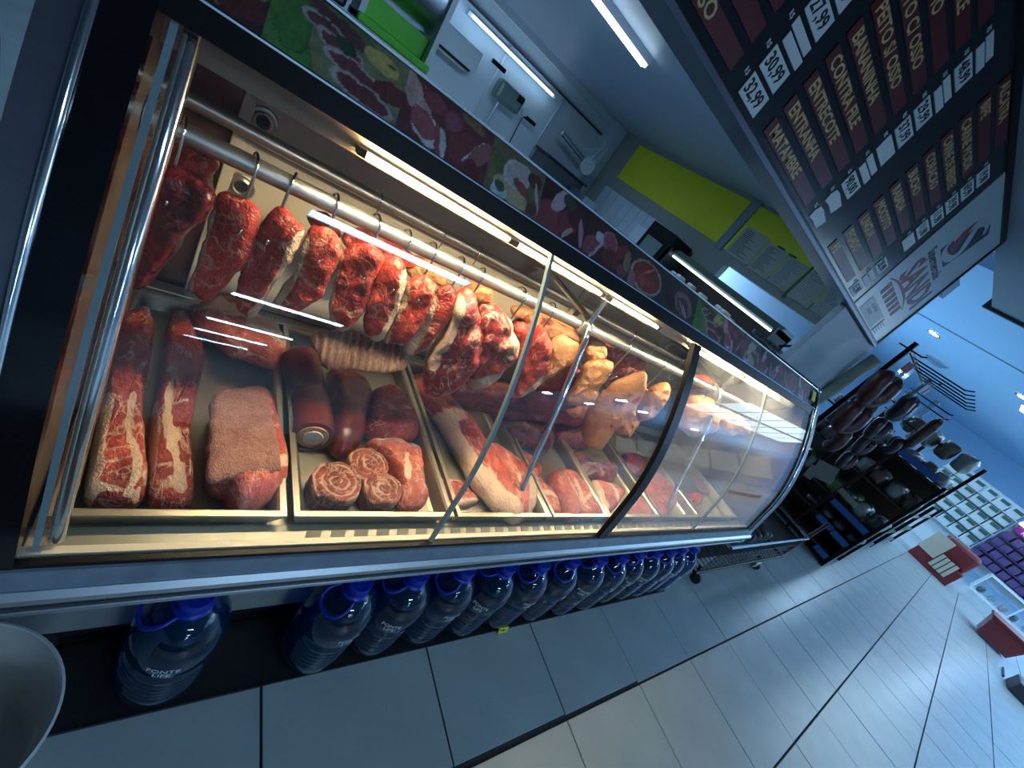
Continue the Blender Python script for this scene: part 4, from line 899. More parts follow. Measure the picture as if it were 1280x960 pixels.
bm = B(); tube(bm, [(2.08, 6.50, 2.08), (3.56, 6.50, 2.08)], .014, 10); obj('tube', bm, M['wall_tube_glow'], t, smooth=True, flat_angle=.8)
bm = B(); box(bm, (2.02, 6.52, 2.055), (3.62, 6.6, 2.105), .004); obj('housing', bm, M['skin_white'], t)
t = thing('insect_trap', 'white wall box with a dark slot beside the film roll', 'wall box', (2.0, 6.5, 1.50))
bm = B(); box(bm, (1.60, 6.36, 1.60), (2.36, 6.6, 1.84), .012); obj('cover', bm, M['skin_white'], t)
bm = B(); box(bm, (1.64, 6.37, 1.575), (2.30, 6.6, 1.602)); obj('slot', bm, M['black'], t)
bm = B(); box(bm, (1.68, 6.40, 1.55), (2.26, 6.6, 1.575), .004); obj('catch_tray', bm, M['beige'], t)
t = thing('wall_scale', 'grey machine head on a thin stand against the back wall', 'machine', (2.95, 6.4, 1.2))
bm = B(); box(bm, (2.72, 6.30, 1.55), (3.16, 6.52, 1.80), .05); obj('head', bm, M['fridge_green'], t)
for x, z in ((2.50, 1.86), (3.28, 1.62)):
    bm = B(); box(bm, (x, 6.36, z-.02), (x+.22, 6.42, z+.03), .006); obj('arm', bm, M['black'], t)
bm = B(); box(bm, (3.02, 6.28, 1.70), (3.12, 6.302, 1.78)); obj('display', bm, M['black'], t)
bm = B(); tube(bm, [(3.25, 6.34, 1.66), (3.25, 6.40, 1.66)], .05, 16); obj('knob', bm, M['skin_white'], t)
bm = B(); tube(bm, [(2.86, 6.42, 1.2), (2.86, 6.42, 1.56)], .018, 8); obj('post', bm, M['alu'], t)
bm = B(); box(bm, (2.68, 6.32, 1.18), (3.04, 6.52, 1.22), .01); obj('foot', bm, M['skin_white'], t)
bm = B(); tube(bm, [(3.36, 6.56, 1.6), (3.40, 6.57, 1.1), (3.42, 6.57, .7)], .008, 6); obj('cable', bm, M['black'], t)
# band saw with its wheel and rods
t = thing('meat_saw', 'steel meat saw with a white pulley wheel in the room corner', 'machine', (4.25, 6.2, .9))
bm = B(); box(bm, (3.80, 6.05, .80), (4.62, 6.5, 1.42), .01); obj('cabinet', bm, M['dark_panel'], t)
bm = B(); box(bm, (3.76, 6.0, 1.42), (4.66, 6.52, 1.445), .005); obj('table', bm, M['charcoal'], t)
bm = B(); b2 = B(); lathe(b2, [(0, .02), (.03, .02), (.035, .01), (.10, .01), (.105, .02), (.125, .02), (.125, -.02), (0, -.02)], seg=28)
bmesh.ops.transform(b2, matrix=Matrix.Translation((4.42, 5.98, 1.66)) @ Matrix.Rotation(math.pi/2, 4, 'X'), verts=b2.verts[:]); merge(bm, b2); obj('pulley_wheel', bm, M['skin_white'], t, smooth=True, flat_angle=.6)
bm = B(); tube(bm, [(3.85, 6.2, 1.78), (4.40, 6.15, 1.70)], .035, 12); obj('drive_arm', bm, M['alu'], t, smooth=True, flat_angle=.8)
for a, b in (((4.46, 5.97, 1.70), (4.62, 6.1, 2.0)), ((4.38, 5.97, 1.74), (4.55, 6.1, 2.05)), ((4.30, 6.2, 1.8), (4.62, 6.2, 1.98)), ((4.62, 6.1, 1.70), (4.64, 6.1, 2.05))):
    bm = B(); tube(bm, [a, b], .012, 8); obj('rod', bm, M['skin_white'], t)
bm = B(); box(bm, (4.40, 5.55, .001), (4.70, 6.0, 1.32), .01); o = obj('steel_cabinet', bm, M['alu']); tag(o, 'bright steel cabinet beside the saw and the corner column', 'cabinet')
# film roll dispenser on the counter roof
fy = 1.06
t = thing('film_dispenser', 'cling film roll between white brackets over a bright green board', 'dispenser', (.20, fy, 1.2475))
bm = B(); box(bm, (.148, fy-.06, 1.2475), (.292, fy+.07, 1.262), .003); obj('base_board', bm, M['green'], t)
bm = B(); box(bm, (.158, fy-.02, 1.262), (.282, fy-.012, 1.300), .002); obj('green_guard', bm, M['green'], t)
for x in (.148, .282):
    bm = B(); prism(bm, [(x, fy-.050, 1.2495), (x, fy+.05, 1.2495), (x, fy+.07, 1.46), (x, fy-.035, 1.46)], (.010, 0, 0)); obj('bracket', bm, M['skin_white'], t)
bm = B(); tube(bm, [(.158, fy+.035, 1.366), (.282, fy+.035, 1.366)], .060, 28); obj('film_roll', bm, M['alu'], t, smooth=True, flat_angle=.8)
bm = B(); box(bm, (.085, fy+.0, 1.2475), (.135, fy+.07, 1.36), .006); o = obj('dark_box', bm, M['side_grey']); tag(o, 'small dark grey box standing left of the film roll brackets', 'box')
# yellow sheets on the end wall and pinned price lists
def on_wall(pts, x=4.998): return [(x, y, z) for y, z in pts]
for pts, lab in (([(5.93, 1.82), (3.60, 1.825), (3.62, 2.405), (5.95, 2.37)], 'plain yellow plastic sheet on the end wall nearest the corner'), ([(3.46, 1.82), (1.62, 1.88), (1.62, 2.40), (3.48, 2.405)], 'yellow plastic sheet on the end wall with paper lists stuck on it')):
    bm = B(); prism(bm, on_wall(pts), (-.012, 0, 0)); o = obj('yellow_sheet', bm, M['yellow']); tag(o, lab, 'sheet')
bm = B(); box(bm, (4.975, 3.48, 1.78), (4.999, 3.60, 2.43)); struct('trim_post', bm, M['soffit'])
pp_ = [(3.42, 3.05, 1.80, 2.16), (3.04, 2.74, 1.79, 2.13), (2.73, 2.47, 1.79, 2.12), (2.44, 2.16, 1.78, 2.16), (2.15, 1.93, 1.79, 2.11)]
for i, (ya, yb, z0, z1) in enumerate(pp_):
    bm = B(); prism(bm, on_wall([(ya, z0), (yb, z0+rnd.uniform(-.01, .01)), (yb+.005, z1), (ya, z1+rnd.uniform(-.01, .015))], 4.985), (-.003, 0, 0))
    o = obj('paper_list', bm, M['paper']); tag(o, ['widest printed paper list taped next to the grey post on the yellow sheet', 'printed paper list second from the grey post', 'printed paper list just before the vertical green tape', 'printed paper list just after the vertical green tape', 'faded paper list nearest the menu board edge'][i], 'paper', 'paper lists on the yellow sheet')
    bm = B(); n = 15
    for r in range(n):
        z = z1-.03-(z1-z0-.05)*r/n; l = (ya-yb)*(.25+.5*rnd.random()); box(bm, (4.9805, ya-.02-l, z-.0045), (4.9818, ya-.03, z+.0045))
    q = obj('print_lines', bm, M['side_grey'], o); q['kind'] = 'stuff'
for i, (a, b, c, d) in enumerate(((2.46, 2.44, 1.74, 2.17), (2.76, 2.66, 2.12, 2.14), (2.93, 2.83, 2.13, 2.15), (2.14, 1.92, 2.10, 2.125), (1.925, 1.90, 1.86, 2.0))):
    bm = B(); box(bm, (4.976, b, c), (4.9795, a, d)); o = obj('green_tape', bm, M['green_tape']); tag(o, ['long vertical strip of green tape between the paper lists', 'short green tape at the top of the third paper list', 'short green tape at the top of the second paper list', 'green tape along the top of the last paper list', 'green tape down the side of the last paper list'][i], 'tape', 'green tape strips')
bm = B(); box(bm, (4.97, 1.76, 1.865), (4.986, 1.86, 1.945), .006); o = obj('wall_socket', bm, M['brown']); tag(o, 'small brown patch on the yellow sheet near the menu board', 'patch')
# open chiller along the end wall
t = thing('open_chiller', 'lit open chiller with white packs under a grey-green hood by the end wall', 'fridge', (4.7, 2.9, 0))
bm = B(); box(bm, (4.52, 2.02, .1), (4.98, 3.72, 1.12), .01); obj('body', bm, M['shelf_white'], t)
bm = B(); box(bm, (4.93, 2.02, 1.12), (4.98, 3.72, 1.41)); obj('rear_wall', bm, M['charcoal'], t)
bm = B(); prism(bm, [(4.60, 2.02, 1.40), (4.55, 2.02, 1.43), (4.70, 2.02, 1.50), (4.98, 2.02, 1.50), (4.98, 2.02, 1.40)], (0, 1.70, 0)); obj('hood', bm, M['fridge_green'], t)
bm = B(); tube(bm, [(4.60, 2.06, 1.393), (4.60, 3.68, 1.393)], .010, 8); obj('lamp_tube', bm, M['fridge_light'], t)
bm = B(); box(bm, (4.505, 2.04, 1.125), (4.52, 3.70, 1.165)); obj('price_rail', bm, M['pink_strip'], t)
bm = B(); box(bm, (4.505, 2.04, 1.165), (4.52, 3.70, 1.19)); obj('rail_edge', bm, M['shelf_white'], t)
for y in (2.02, 3.70):
    bm = B(); box(bm, (4.53, y, 1.12), (4.98, y+.025, 1.46)); obj('end_cheek', bm, M['charcoal'], t)
pk0 = None
for i in range(13):
    y = 2.22+.105*i+(.06 if i > 6 else 0)
    if pk0 is None:
        b = B(); box(b, (-.06, -.045, 0), (.06, .045, .13), .02); me = bpy.data.meshes.new('white_pack'); b.to_mesh(me); b.free(); me.materials.append(M['packet_white']); pk0 = me
    o = bpy.data.objects.new('white_pack', pk0); C.objects.link(o); o.location = (4.70, y, 1.12); o.rotation_euler = (0, 0, rnd.uniform(-.4, .4)); o.scale.z = rnd.uniform(.8, 1.25)
    tag(o, f'white pack in the lit open chiller, {NTH[i]} from the menu board side', 'pack', 'white packs in the chiller')
t = thing('oven', 'black framed glass-front oven between the white planks and the chiller', 'oven', (4.7, 4.0, 0))
bm = B(); box(bm, (4.50, 3.76, .3), (4.94, 4.22, 1.60), .01); obj('body', bm, M['black'], t)
bm = B(); box(bm, (4.485, 3.83, 1.06), (4.50, 4.14, 1.42), .004); obj('window_pane', bm, M['fridge_green'], t)
bm = B(); box(bm, (4.48, 3.86, 1.08), (4.486, 3.98, 1.20)); obj('sticker', bm, M['tag_white'], t)
bm = B(); box(bm, (4.60, 4.25, .3), (4.94, 4.52, 1.46), .008); o = obj('white_cabinet', bm, M['plank_white']); tag(o, 'small white cabinet between the planks and the black oven', 'cabinet')
# second chiller nearer the counter end
t = thing('low_chiller', 'low chiller with a glass corner and dark grille behind the counter end', 'fridge', (4.35, 1.8, 0))
bm = B(); box(bm, (4.10, 1.65, .1), (4.75, 1.98, 1.10), .01); obj('body', bm, M['shelf_white'], t)
bm = B(); box(bm, (4.12, 1.66, 1.10), (4.73, 1.97, 1.27), .004); obj('glass_box', bm, M['glass'], t)
bm = B(); box(bm, (4.10, 1.65, 1.27), (4.75, 1.98, 1.31), .006); obj('lid', bm, M['fridge_green'], t)
for i in range(6):
    bm = B(); box(bm, (4.085, 1.67+.05*i, 1.28), (4.10, 1.70+.05*i, 1.31)); obj('grille_bar', bm, M['charcoal'], t)
# cable hanging by the passage, dark object at far left
bm = B(); tube(bm, smooth_curve([Vector(p) for p in ((4.93, 1.72, 1.70), (4.80, 1.78, 1.55), (4.6, 1.80, 1.42), (4.45, 1.84, 1.33))], 14, False), .012, 6); o = obj('hanging_cable', bm, M['black'], smooth=True); tag(o, 'black cable hanging down beside the bright passage opening', 'cable')
bm = B(); prism(bm, [(-.53, 2.16, .001), (-.33, 1.38, .001), (-.95, 1.22, .001), (-1.15, 2.0, .001)], (0, 0, .60)); bmesh.ops.bevel(bm, geom=bm.edges[:], offset=.02, segments=2, affect='EDGES'); o = obj('waste_bin', bm, M['charcoal']); tag(o, 'dark bin standing beyond the near end panel of the counter', 'bin')

# ================================================================== SHOP BEYOND THE COUNTER
# pegboard of sausages
pg = thing('sausage_rack', 'rack of thin dark pegs carrying hanging sausages beyond the counter end', 'rack', (4.4, .95, 1.0))
for x in (3.78, 4.95):
    bm = B(); box(bm, (x-.015, .93, 0), (x+.015, .96, 1.85)); obj('upright', bm, M['black'], pg)
for z in (1.80, 1.55, 1.30):
    bm = B(); box(bm, (3.78, .935, z-.01), (4.95, .955, z+.01)); obj('crossbar', bm, M['black'], pg)
for i in range(6):
    x = 4.02+.15*i
    for z in (1.80,):
        bm = B(); tube(bm, [(x, .94, z), (x, .60, z), (x, .56, z+.025)], .005, 6); obj('peg', bm, M['black'], pg)
def ring_sausage(px, yd, s, m, label, tilt=0, turns='U'):
    p = oy(*px, yd)
    if p.x > 4.75: s *= 4.75/p.x; p = CAM+(p-CAM)*(4.75/p.x)
    if turns == 'U': pts = [Vector((math.cos(a)*.044, .006*math.sin(3*a), math.sin(a)*.080)) for a in [math.radians(x) for x in range(120, 421, 15)]]
    else: pts = [Vector((.045*q, 0, -.11+.22*abs(q))) if turns == 'V' else Vector((q*.012, 0, q*.13)) for q in [i/8-1 for i in range(17)]]
    t = thing('smoked_sausage', label, 'sausage', p, 'sausages on the rack', rotz=math.radians(rnd.uniform(-30, 30)))
    bm = B(); n = len(pts); tube(bm, [q*s for q in pts], [.040*s*min(1, .4+i*.3, .4+(n-1-i)*.3) for i in range(n)], 12)
    for v in bm.verts: v.co += Vector((0, 0, 0))
    o = obj('casing', bm, M[m], None, smooth=True, local=True); o.parent = t; ROOT[o.name] = Vector(p)
    bm = B(); box(bm, (-.022*s, -.004, .105*s), (.022*s, .004, .15*s)); o2 = obj('paper_tag', bm, M['tie'], None, local=True); o2.parent = t
    bm = B(); tube(bm, [p+Vector((0, -.02, .205*s)), p+Vector((0, 0, .195*s)), Vector((p.x, .945, p.z+.195*s))], .005, 6); obj('peg', bm, M['black'], pg)
    bm = B(); tube(bm, [(0, 0, .09*s), (0, .0, .20*s)], .002, 5); o3 = obj('string', bm, M['beige'], None, local=True); o3.parent = t
    return t
slab = [((1103,484),.80,1.35,'sausage','topmost thick brown sausage ring below its pink tag','U'), ((1068,520),.82,1.35,'sausage','big brown sausage ring left of the pink tags near the counter end','U'),
 ((1052,548),.80,1.2,'sausage','lower brown sausage ring with a pale ticket near the counter end','U'), ((1132,508),.78,1.25,'sausage2','black sausage ring in clear wrap at the right of the rack','U'),
 ((1100,535),.80,1.1,'sausage2','black folded sausage in the middle of the rack','U'), ((1118,555),.80,1.1,'sausage2','low black sausage ring under the middle of the rack','U'),
 ((1150,545),.78,1.3,'sausage2','straight black sausage stick at the outer edge of the rack','I'), ((1158,538),.79,1.2,'sausage','second straight dark stick at the outer edge of the rack','I'),
 ((1082,555),.86,1.1,'sausage2','dark sausage half hidden at the bottom of the rack','U'), ((1090,505),.88,1.1,'sausage2','dark sausage hanging behind the topmost ring','U'), ((1060,575),.84,1.0,'sausage2','lowest dark sausage beside the counter end','U')]
for px, yd, s, m, lab, tn in slab: ring_sausage(px, yd, s, m, lab, turns=tn)
for i, px in enumerate(((1147,488),(1160,512),(1125,470),(1105,545))):
    p = oy(*px, .80); p = CAM+(p-CAM)*min(1, 4.75/p.x); bm = B(); box(bm, (-.07, -.02, -.09), (.07, .02, .09), .018); o = obj('clear_pack', bm, M['clear_bag'], local=True); o.location = p
    tag(o, ['clear wrapped pack hanging at the outer top of the sausage rack', 'greenish wrapped pack at the outer edge of the sausage rack', 'small clear pack near the top pegs', 'clear wrapper among the lower sausages'][i], 'pack', 'clear packs on the sausage rack')
# end rack of hanging bags (shelves facing the counter)
er = thing('bag_rack', 'dark rack with maroon posts and shelves of bagged goods beyond the counter', 'rack', (5.7, .9, 0))
EX = 5.42
for y in (.28, .72, 1.5):
    bm = B(); box(bm, (EX-.015, y-.015, 0), (EX+.015, y+.015, 1.27 if y < .5 else 1.62)); obj('post', bm, M['maroon_post'] if y > .5 else M['black'], er)
    bm = B(); box(bm, (6.2, y-.015, 0), (6.23, y+.015, 1.62)); obj('post', bm, M['black'], er)
for z, dark in ((.12, 1), (.34, 1), (.56, 1), (.90, 0), (1.24, 0)):
    bm = B(); box(bm, (EX+.01, .285, z-.02), (6.2, 1.5, z), .003); obj('shelf', bm, M['brown'], er)
bm = B(); box(bm, (EX+.02, .290, .0), (6.2, .302, .60)); obj('side_panel', bm, M['brown'], er)
bm = B(); box(bm, (6.18, .30, 0), (6.2, 1.5, 1.22)); obj('rear_panel', bm, M['brown'], er)
for pts in (((1038,627),(1086,665)), ((1022,644),(1040,662)), ((1040,664),(1058,683)), ((1019,682),(1033,697))):
    a, b = [ox(*p, EX-.012) for p in pts]; zc = (a.z+b.z)/2
    bm = B(); box(bm, (EX-.016, min(a.y, b.y), zc-.030), (EX-.006, max(a.y, b.y), zc+.030)); obj('price_strip', bm, M['blue_strip'], er)
def blob_mesh(name, m, seed, sx=.5, sy=.5, sz=.5):
    b = B(); bmesh.ops.create_icosphere(b, subdivisions=3, radius=1)
    for v in b.verts:
        c = v.co; c = Vector([math.copysign(abs(q)**.6, q) for q in c]); c *= 1+.16*noise.noise(c*1.6+Vector((seed*3.1, 0, 0)))+.06*noise.noise(c*5+Vector((0, seed, 0)))
        v.co = Vector((c.x*sx, c.y*sy, (c.z+1)*sz))
    for f in b.faces: f.smooth = True
    me = bpy.data.meshes.new(name); b.to_mesh(me); b.free(); me.materials.append(M[m]); return me
bl = {m: [blob_mesh('bag', m, 7*i+j) for j in range(3)] for i, m in enumerate(('bag_grey', 'bag_brown', 'bag_dark', 'bag_green', 'clear_bag'))}
PB = {}
def place_blob(name, m, loc, size, label, cat, group, rz=0):
    PB.setdefault(label, 0); PB[label] += 1
    o = bpy.data.objects.new(name, bl[m][rnd.randrange(3)]); C.objects.link(o); o.location = loc; o.scale = (size[0], size[1], size[2]*.5); o.rotation_euler = (0, 0, rz); return tag(o, label, cat, group)
shelf_fill = [(1.24, ('bag_grey', 'bag_brown', 'bag_grey', 'bag_grey'), .24, 'grey clear bag on bag rack top shelf'), (.90, ('bag_brown', 'bag_grey', 'bag_brown', 'bag_grey'), .29, 'brownish bean bag on bag rack upper shelf'), (.56, ('bag_dark', 'bag_grey', 'bag_dark', 'bag_green'), .29, 'dark packet on bag rack lower shelf'), (.34, ('bag_dark',), .15, 'dark packet on bag rack lowest shelf')]
for z, ms, h, lab in shelf_fill:
    for row in range(2):
        for i in range(8):
            y = .34+.15*i
            if z < .5 and i > 3: continue
            m = ms[(i+row) % len(ms)]
            place_blob('bag', m, (EX+.14+.30*row, y+rnd.uniform(-.02, .02), z+.001), (.20, .118, h*rnd.uniform(1.0, 1.12)), f'{lab}, {"front" if row == 0 else "back"} row, {NTH[i]} from its aisle post', 'bag', 'bags on the '+lab.split("on ")[1], rnd.uniform(-.4, .4))
# top heap
for i in range(5): place_blob('bag', ('bag_grey', 'bag_brown')[i % 2], (EX+.20, .37+.16*i, 1.44), (.26, .135, .36), f'grey clear bag heaped on top of the bag rack, {NTH[i]} from its aisle post', 'bag', 'bags heaped on top of the bag rack', rnd.uniform(-.4, .4))
bm = B(); box(bm, (EX-.03, .36, 1.245), (EX-.015, .70, 1.31)); o = obj('blue_label', bm, M['blue_strip']); tag(o, 'violet-blue printed strip on the top shelf edge of the bag rack', 'label')
# white cards standing in front
a = ox(1031, 590, 4.8)
bm = B(); boxr(bm, a, (.006, .17, .17), Matrix.Rotation(-.35, 3, 'X')); o = obj('blank_card', bm, M['card']); tag(o, 'blank whitish card standing beyond the counter end', 'card')
a = ox(1014, 590, 4.75); bm = B(); boxr(bm, a, (.006, .07, .13), Matrix.Rotation(-.2, 3, 'X')); o = obj('blank_card', bm, M['card']); tag(o, 'smaller blank card half hidden by the counter end', 'card')
a = ox(1060, 622, 4.9); bm = B(); boxr(bm, a, (.004, .18, .05), Matrix.Rotation(.05, 3, 'X')); o = obj('blank_card', bm, M['card']); tag(o, 'long slim pale card on the bag rack post', 'card')
# wire basket trolley by the counter end
wc = thing('wire_trolley', 'low wire display trolley holding dark packs at the counter end', 'trolley', (3.6, .62, 0))
tx0, tx1, ty0, ty1 = 2.55, 4.15, .40, .80
for z in (.10, .36):
    for a, b in (((tx0, ty0, z), (tx1, ty0, z)), ((tx0, ty1, z), (tx1, ty1, z)), ((tx0, ty0, z), (tx0, ty1, z)), ((tx1, ty0, z), (tx1, ty1, z))):
        bm = B(); tube(bm, [a, b], .010, 8); obj('frame_bar', bm, M['chrome'] if z > .2 else M['black'], wc)
bm = B()
for i in range(27):
    x = tx0+(tx1-tx0)*i/26
    tube(bm, [(x, ty0, .36), (x, ty0, .10), (x, ty1, .10), (x, ty1, .36)], .003, 5)
for j in range(3):
    z = .14+.26*j/4; tube(bm, [(tx0, ty0, z), (tx1, ty0, z)], .0025, 5)
q = obj('wire_mesh', bm, M['rubber'], wc); q['kind'] = 'stuff'
for x in (tx0+.12, tx1-.45):
    bm = B(); tube(bm, [(x, ty0+.03, .10), (x, ty0, .04)], .012, 6); obj('caster_fork', bm, M['black'], wc)
    bm = B(); tube(bm, [(x-.012, ty0-.005, .032), (x+.012, ty0-.005, .032)], .032, 14); obj('caster', bm, M['rubber'], wc)
bm = B(); tube(bm, [(4.05, .40, .16), (4.30, .42, .52)], .013, 8); obj('handle_bar', bm, M['maroon_post'], wc, label='maroon bar of trolley')
for i in range(12):
    place_blob('dark_pack', 'bag_dark', (2.66+.12*i, .60, .11), (.052, .15, .20+.05*rnd.random()), f'dark pack in the wire trolley beside the counter end, {NTH[i]} from the near end', 'pack', 'packs in the wire trolley', rnd.uniform(-.5, .5))
bm = B(); box(bm, (3.50, .375, .06), (3.62, .395, .11), .006); o = obj('green_ticket', bm, M['bag_green']); tag(o, 'pale green ticket on the trolley lower rail', 'ticket')
# shelf row further on: blue wrapped packs low, green and grey goods above
gs = thing('grocery_shelf', 'long grocery shelf running away behind the bag rack', 'shelf', (8.6, .75, 0))
for z in (.08, .42, .78):
    bm = B(); box(bm, (6.35, .32, z-.03), (10.9, .95, z)); obj('shelf_board', bm, M['fridge_green'], gs)
bm = B(); box(bm, (6.35, .95, 0), (10.9, 1.0, 1.25)); obj('rear_panel', bm, M['shelf_white'], gs)
for x in (6.36, 8.6, 10.88):
    bm = B(); box(bm, (x-.02, .31, 0), (x+.02, .35, 1.0)); obj('post', bm, M['black'], gs)
for i in range(14):
    bm = B(); box(bm, (-.14, -.15, 0), (.14, .15, .29), .03)
    o = obj('blue_pack', bm, M['bag_blue'], local=True); o.location = (6.55+.31*i, .54, .081); o.rotation_euler = (0, 0, rnd.uniform(-.1, .1)); tag(o, f'blue wrapped pack on the lowest grocery shelf, {NTH[i]} from the near end', 'pack', 'blue packs on the lowest shelf')
for i in range(12):
    place_blob('packet', ('bag_green', 'bag_grey', 'clear_bag')[i % 3], (6.6+.36*i, .56, .421), (.17, .165, .29), f'green and grey packet on the second grocery shelf, {NTH[i]} from the near end', 'packet', 'packets on the second grocery shelf', rnd.uniform(-.4, .4))
    place_blob('packet', ('bag_grey', 'bag_green', 'bag_dark')[i % 3], (6.6+.36*i, .56, .781), (.17, .165, .34), f'mixed packet on the upper grocery shelf, {NTH[i]} from the near end', 'packet', 'packets on the upper grocery shelf', rnd.uniform(-.4, .4))
# dark red display box with cream cards
rb = thing('display_box', 'dark red display box with cream cards standing on the floor by the aisle', 'box', (12.0, -.25, 0))
bm = B(); box(bm, (11.6, -.62, 0), (12.5, .08, .34), .01); obj('lower_box', bm, M['red_box'], rb)
bm = B(); box(bm, (11.75, -.60, .34), (12.5, -.02, .72), .06); obj('upper_box', bm, M['red_box'], rb)
bm = B(); box(bm, (11.585, -.20, .22), (11.6, .10, .66), .004); obj('cream_card', bm, M['cream'], rb)
for i in range(4):
    bm = B(); box(bm, (11.57, -.50+.075*i, .10), (11.60, -.44+.075*i, .40), .004); obj('cream_pack', bm, M['cream'], rb)
# far wall of packets, purple display and bins
fw = thing('packet_wall', 'tall pale shelving with rows of packets at the far end of the aisle', 'shelf', (15.9, .35, 0))
bm = B(); box(bm, (15.85, -.42, 0), (15.95, 1.25, 2.0)); obj('rear_panel', bm, M['shelf_white'], fw)
for j in range(5):
    z = .62+.27*j; bm = B(); box(bm, (15.62, -.42, z-.012), (15.85, 1.25, z+.006)); obj('shelf_board', bm, M['packet_green'] if j % 2 else M['shelf_white'], fw)
pme = None
for j in range(5):
    for i in range(6):
        if pme is None:
            b = B(); box(b, (-.02, -.125, 0), (.02, .125, .235), .012)
            box(b, (-.026, -.115, .13), (-.019, .075, .22), .006, 1)
            pme = bpy.data.meshes.new('packet'); b.to_mesh(pme); b.free(); pme.materials.append(M['packet_white']); pme.materials.append(M['packet_green'])
        o = bpy.data.objects.new('packet', pme); C.objects.link(o); o.location = (15.70, -.27+.275*i, .627+.27*j); tag(o, f'pale packet on the far tall shelving, row {NTH[j]} from below, {NTH[i]} from the purple display', 'packet', 'packets on the far tall shelving')
pw = thing('purple_display', 'purple stocked display with a magenta header at the far aisle', 'display', (15.9, -1.1, 0))
bm = B(); box(bm, (15.85, -2.1, .30), (16.0, -.45, 1.9)); obj('rear_panel', bm, M['shelf_white'], pw)
bm = B(); tube(bm, [(15.50, -2.1, 1.72), (15.50, -.45, 1.72)], .035, 10); obj('light_tube', bm, M['fridge_light'], pw, smooth=True, flat_angle=.8)
bm = B(); box(bm, (15.52, -2.1, 1.70), (15.86, -.45, 1.95), .01); obj('light_box', bm, M['shelf_white'], pw)
bm = B(); box(bm, (15.55, -2.1, 1.50), (15.85, -.50, 1.66), .01); hd = obj('header', bm, M['magenta'], pw)
text('lettering', 'KISS', 15.548, -.62, 1.58, .13, M['tag_white'], hd, axis='left')
for j in range(4):
    bm = B(); box(bm, (15.5, -2.1, .52+.24*j), (15.85, -.45, .535+.24*j)); obj('shelf_board', bm, M['purple'], pw)
prp = None
for j in range(4):
    for i in range(8):
        if prp is None:
            b = B(); box(b, (-.10, -.085, 0), (.10, .085, .18), .02); prp = bpy.data.meshes.new('purple_pack'); b.to_mesh(prp); b.free(); prp.materials.append(M['purple'])
        o = bpy.data.objects.new('purple_pack', prp); C.objects.link(o); o.location = (15.66, -.56-.19*i, .536+.24*j); o.rotation_euler = (0, 0, rnd.uniform(-.15, .15)); tag(o, f'purple pack on the purple display, shelf {NTH[j]} from below, {NTH[i]} from the tall shelving', 'pack', 'purple packs')
cf = thing('chest_bin', 'white wire bin on the floor with dark goods in front of the purple display', 'bin', (15.2, -1.6, 0))
bm = B(); box(bm, (14.9, -2.4, 0), (15.45, -1.0, .04)); obj('base', bm, M['shelf_white'], cf)
for a, b in (((14.9, -2.4, .5), (14.9, -1.0, .5)), ((14.9, -1.0, .5), (15.45, -1.0, .5)), ((15.45, -2.4, .5), (15.45, -1.0, .5)), ((14.9, -1.0, 0), (14.9, -1.0, .5)), ((14.9, -1.7, 0), (14.9, -1.7, .5)), ((15.45, -1.0, 0), (15.45, -1.0, .5))):
    bm = B(); tube(bm, [a, b], .018, 6); obj('frame_bar', bm, M['shelf_white'], cf)
for i in range(6): place_blob('dark_bundle', ('bag_dark', 'clear_bag', 'bag_grey')[i % 3], (15.15, -1.14-.22*i, .045), (.17, .10, .30), f'bundle lying in the white wire bin, {NTH[i]} from the near end', 'bundle', 'bundles in the white wire bin', rnd.uniform(-.5, .5))
# red basket pile and black step at the right
tb = thing('red_basket', 'dark red basket on the floor at the right of the aisle', 'basket', (10.2, -1.35, 0))
bm = B(); prism(bm, [(9.98, -1.52, .03), (9.98, -1.14, .03), (9.98, -1.08, .34), (9.98, -1.58, .34)], (.5, 0, 0)); obj('shell', bm, M['red_box'], tb)
bm = B(); box(bm, (9.96, -1.60, .33), (10.5, -1.06, .37), .01); obj('rim', bm, M['red_box'], tb)
bm = B(); tube(bm, [(10.0, -1.55, .37), (10.2, -1.56, .55), (10.42, -1.55, .37)], .015, 8); obj('handle', bm, M['chrome'], tb)
bm = B(); box(bm, (8.30, -1.95, .0), (8.75, -1.50, .16), .01); o = obj('black_step', bm, M['charcoal']); tag(o, 'black low step with a pale edge at the right frame edge', 'step')
bm = B(); tube(bm, [(8.75, -1.47, .01), (9.3, -1.49, .01)], .012, 6); o = obj('floor_rod', bm, M['charcoal']); tag(o, 'thin dark rod lying on the floor before the red basket', 'rod')
# ceiling fittings of the shop
for i, (px, r) in enumerate((((1168, 417), .09), ((1142, 430), .05), ((1280, 497), .10))):
    p = oz(*px, 3.095); t = thing('ceiling_spot', ['glaring round spot in the blue shop ceiling', 'small unlit spot near the glaring one', 'round spot at the right edge of the ceiling'][i], 'spot', p)
    bm = B(); lathe(bm, [(r*.9, -.012), (r*1.25, -.012), (r*1.3, .004)], p, 28); obj('rim', bm, M['chrome'], t, smooth=True)
    bm = B(); lathe(bm, [(0, -.010), (r*.9, -.010), (r*.9, .004)], p, 24); obj('lens', bm, M['spot_glow'] if i != 1 else M['skin_white'], t)
p = oz(1172, 451, 3.099); t = thing('smoke_dome', 'shallow clear dome on the shop ceiling below the glaring spot', 'dome', p)
bm = B(); lathe(bm, [(0, -.10), (.14, -.08), (.22, -.02), (.23, 0)], p, 28); obj('dome', bm, M['clear_bag'], t, smooth=True)
bm = B(); lathe(bm, [(.22, -.012), (.26, -.01), (.26, 0)], p, 28); obj('ring', bm, M['skin_white'], t, smooth=True)
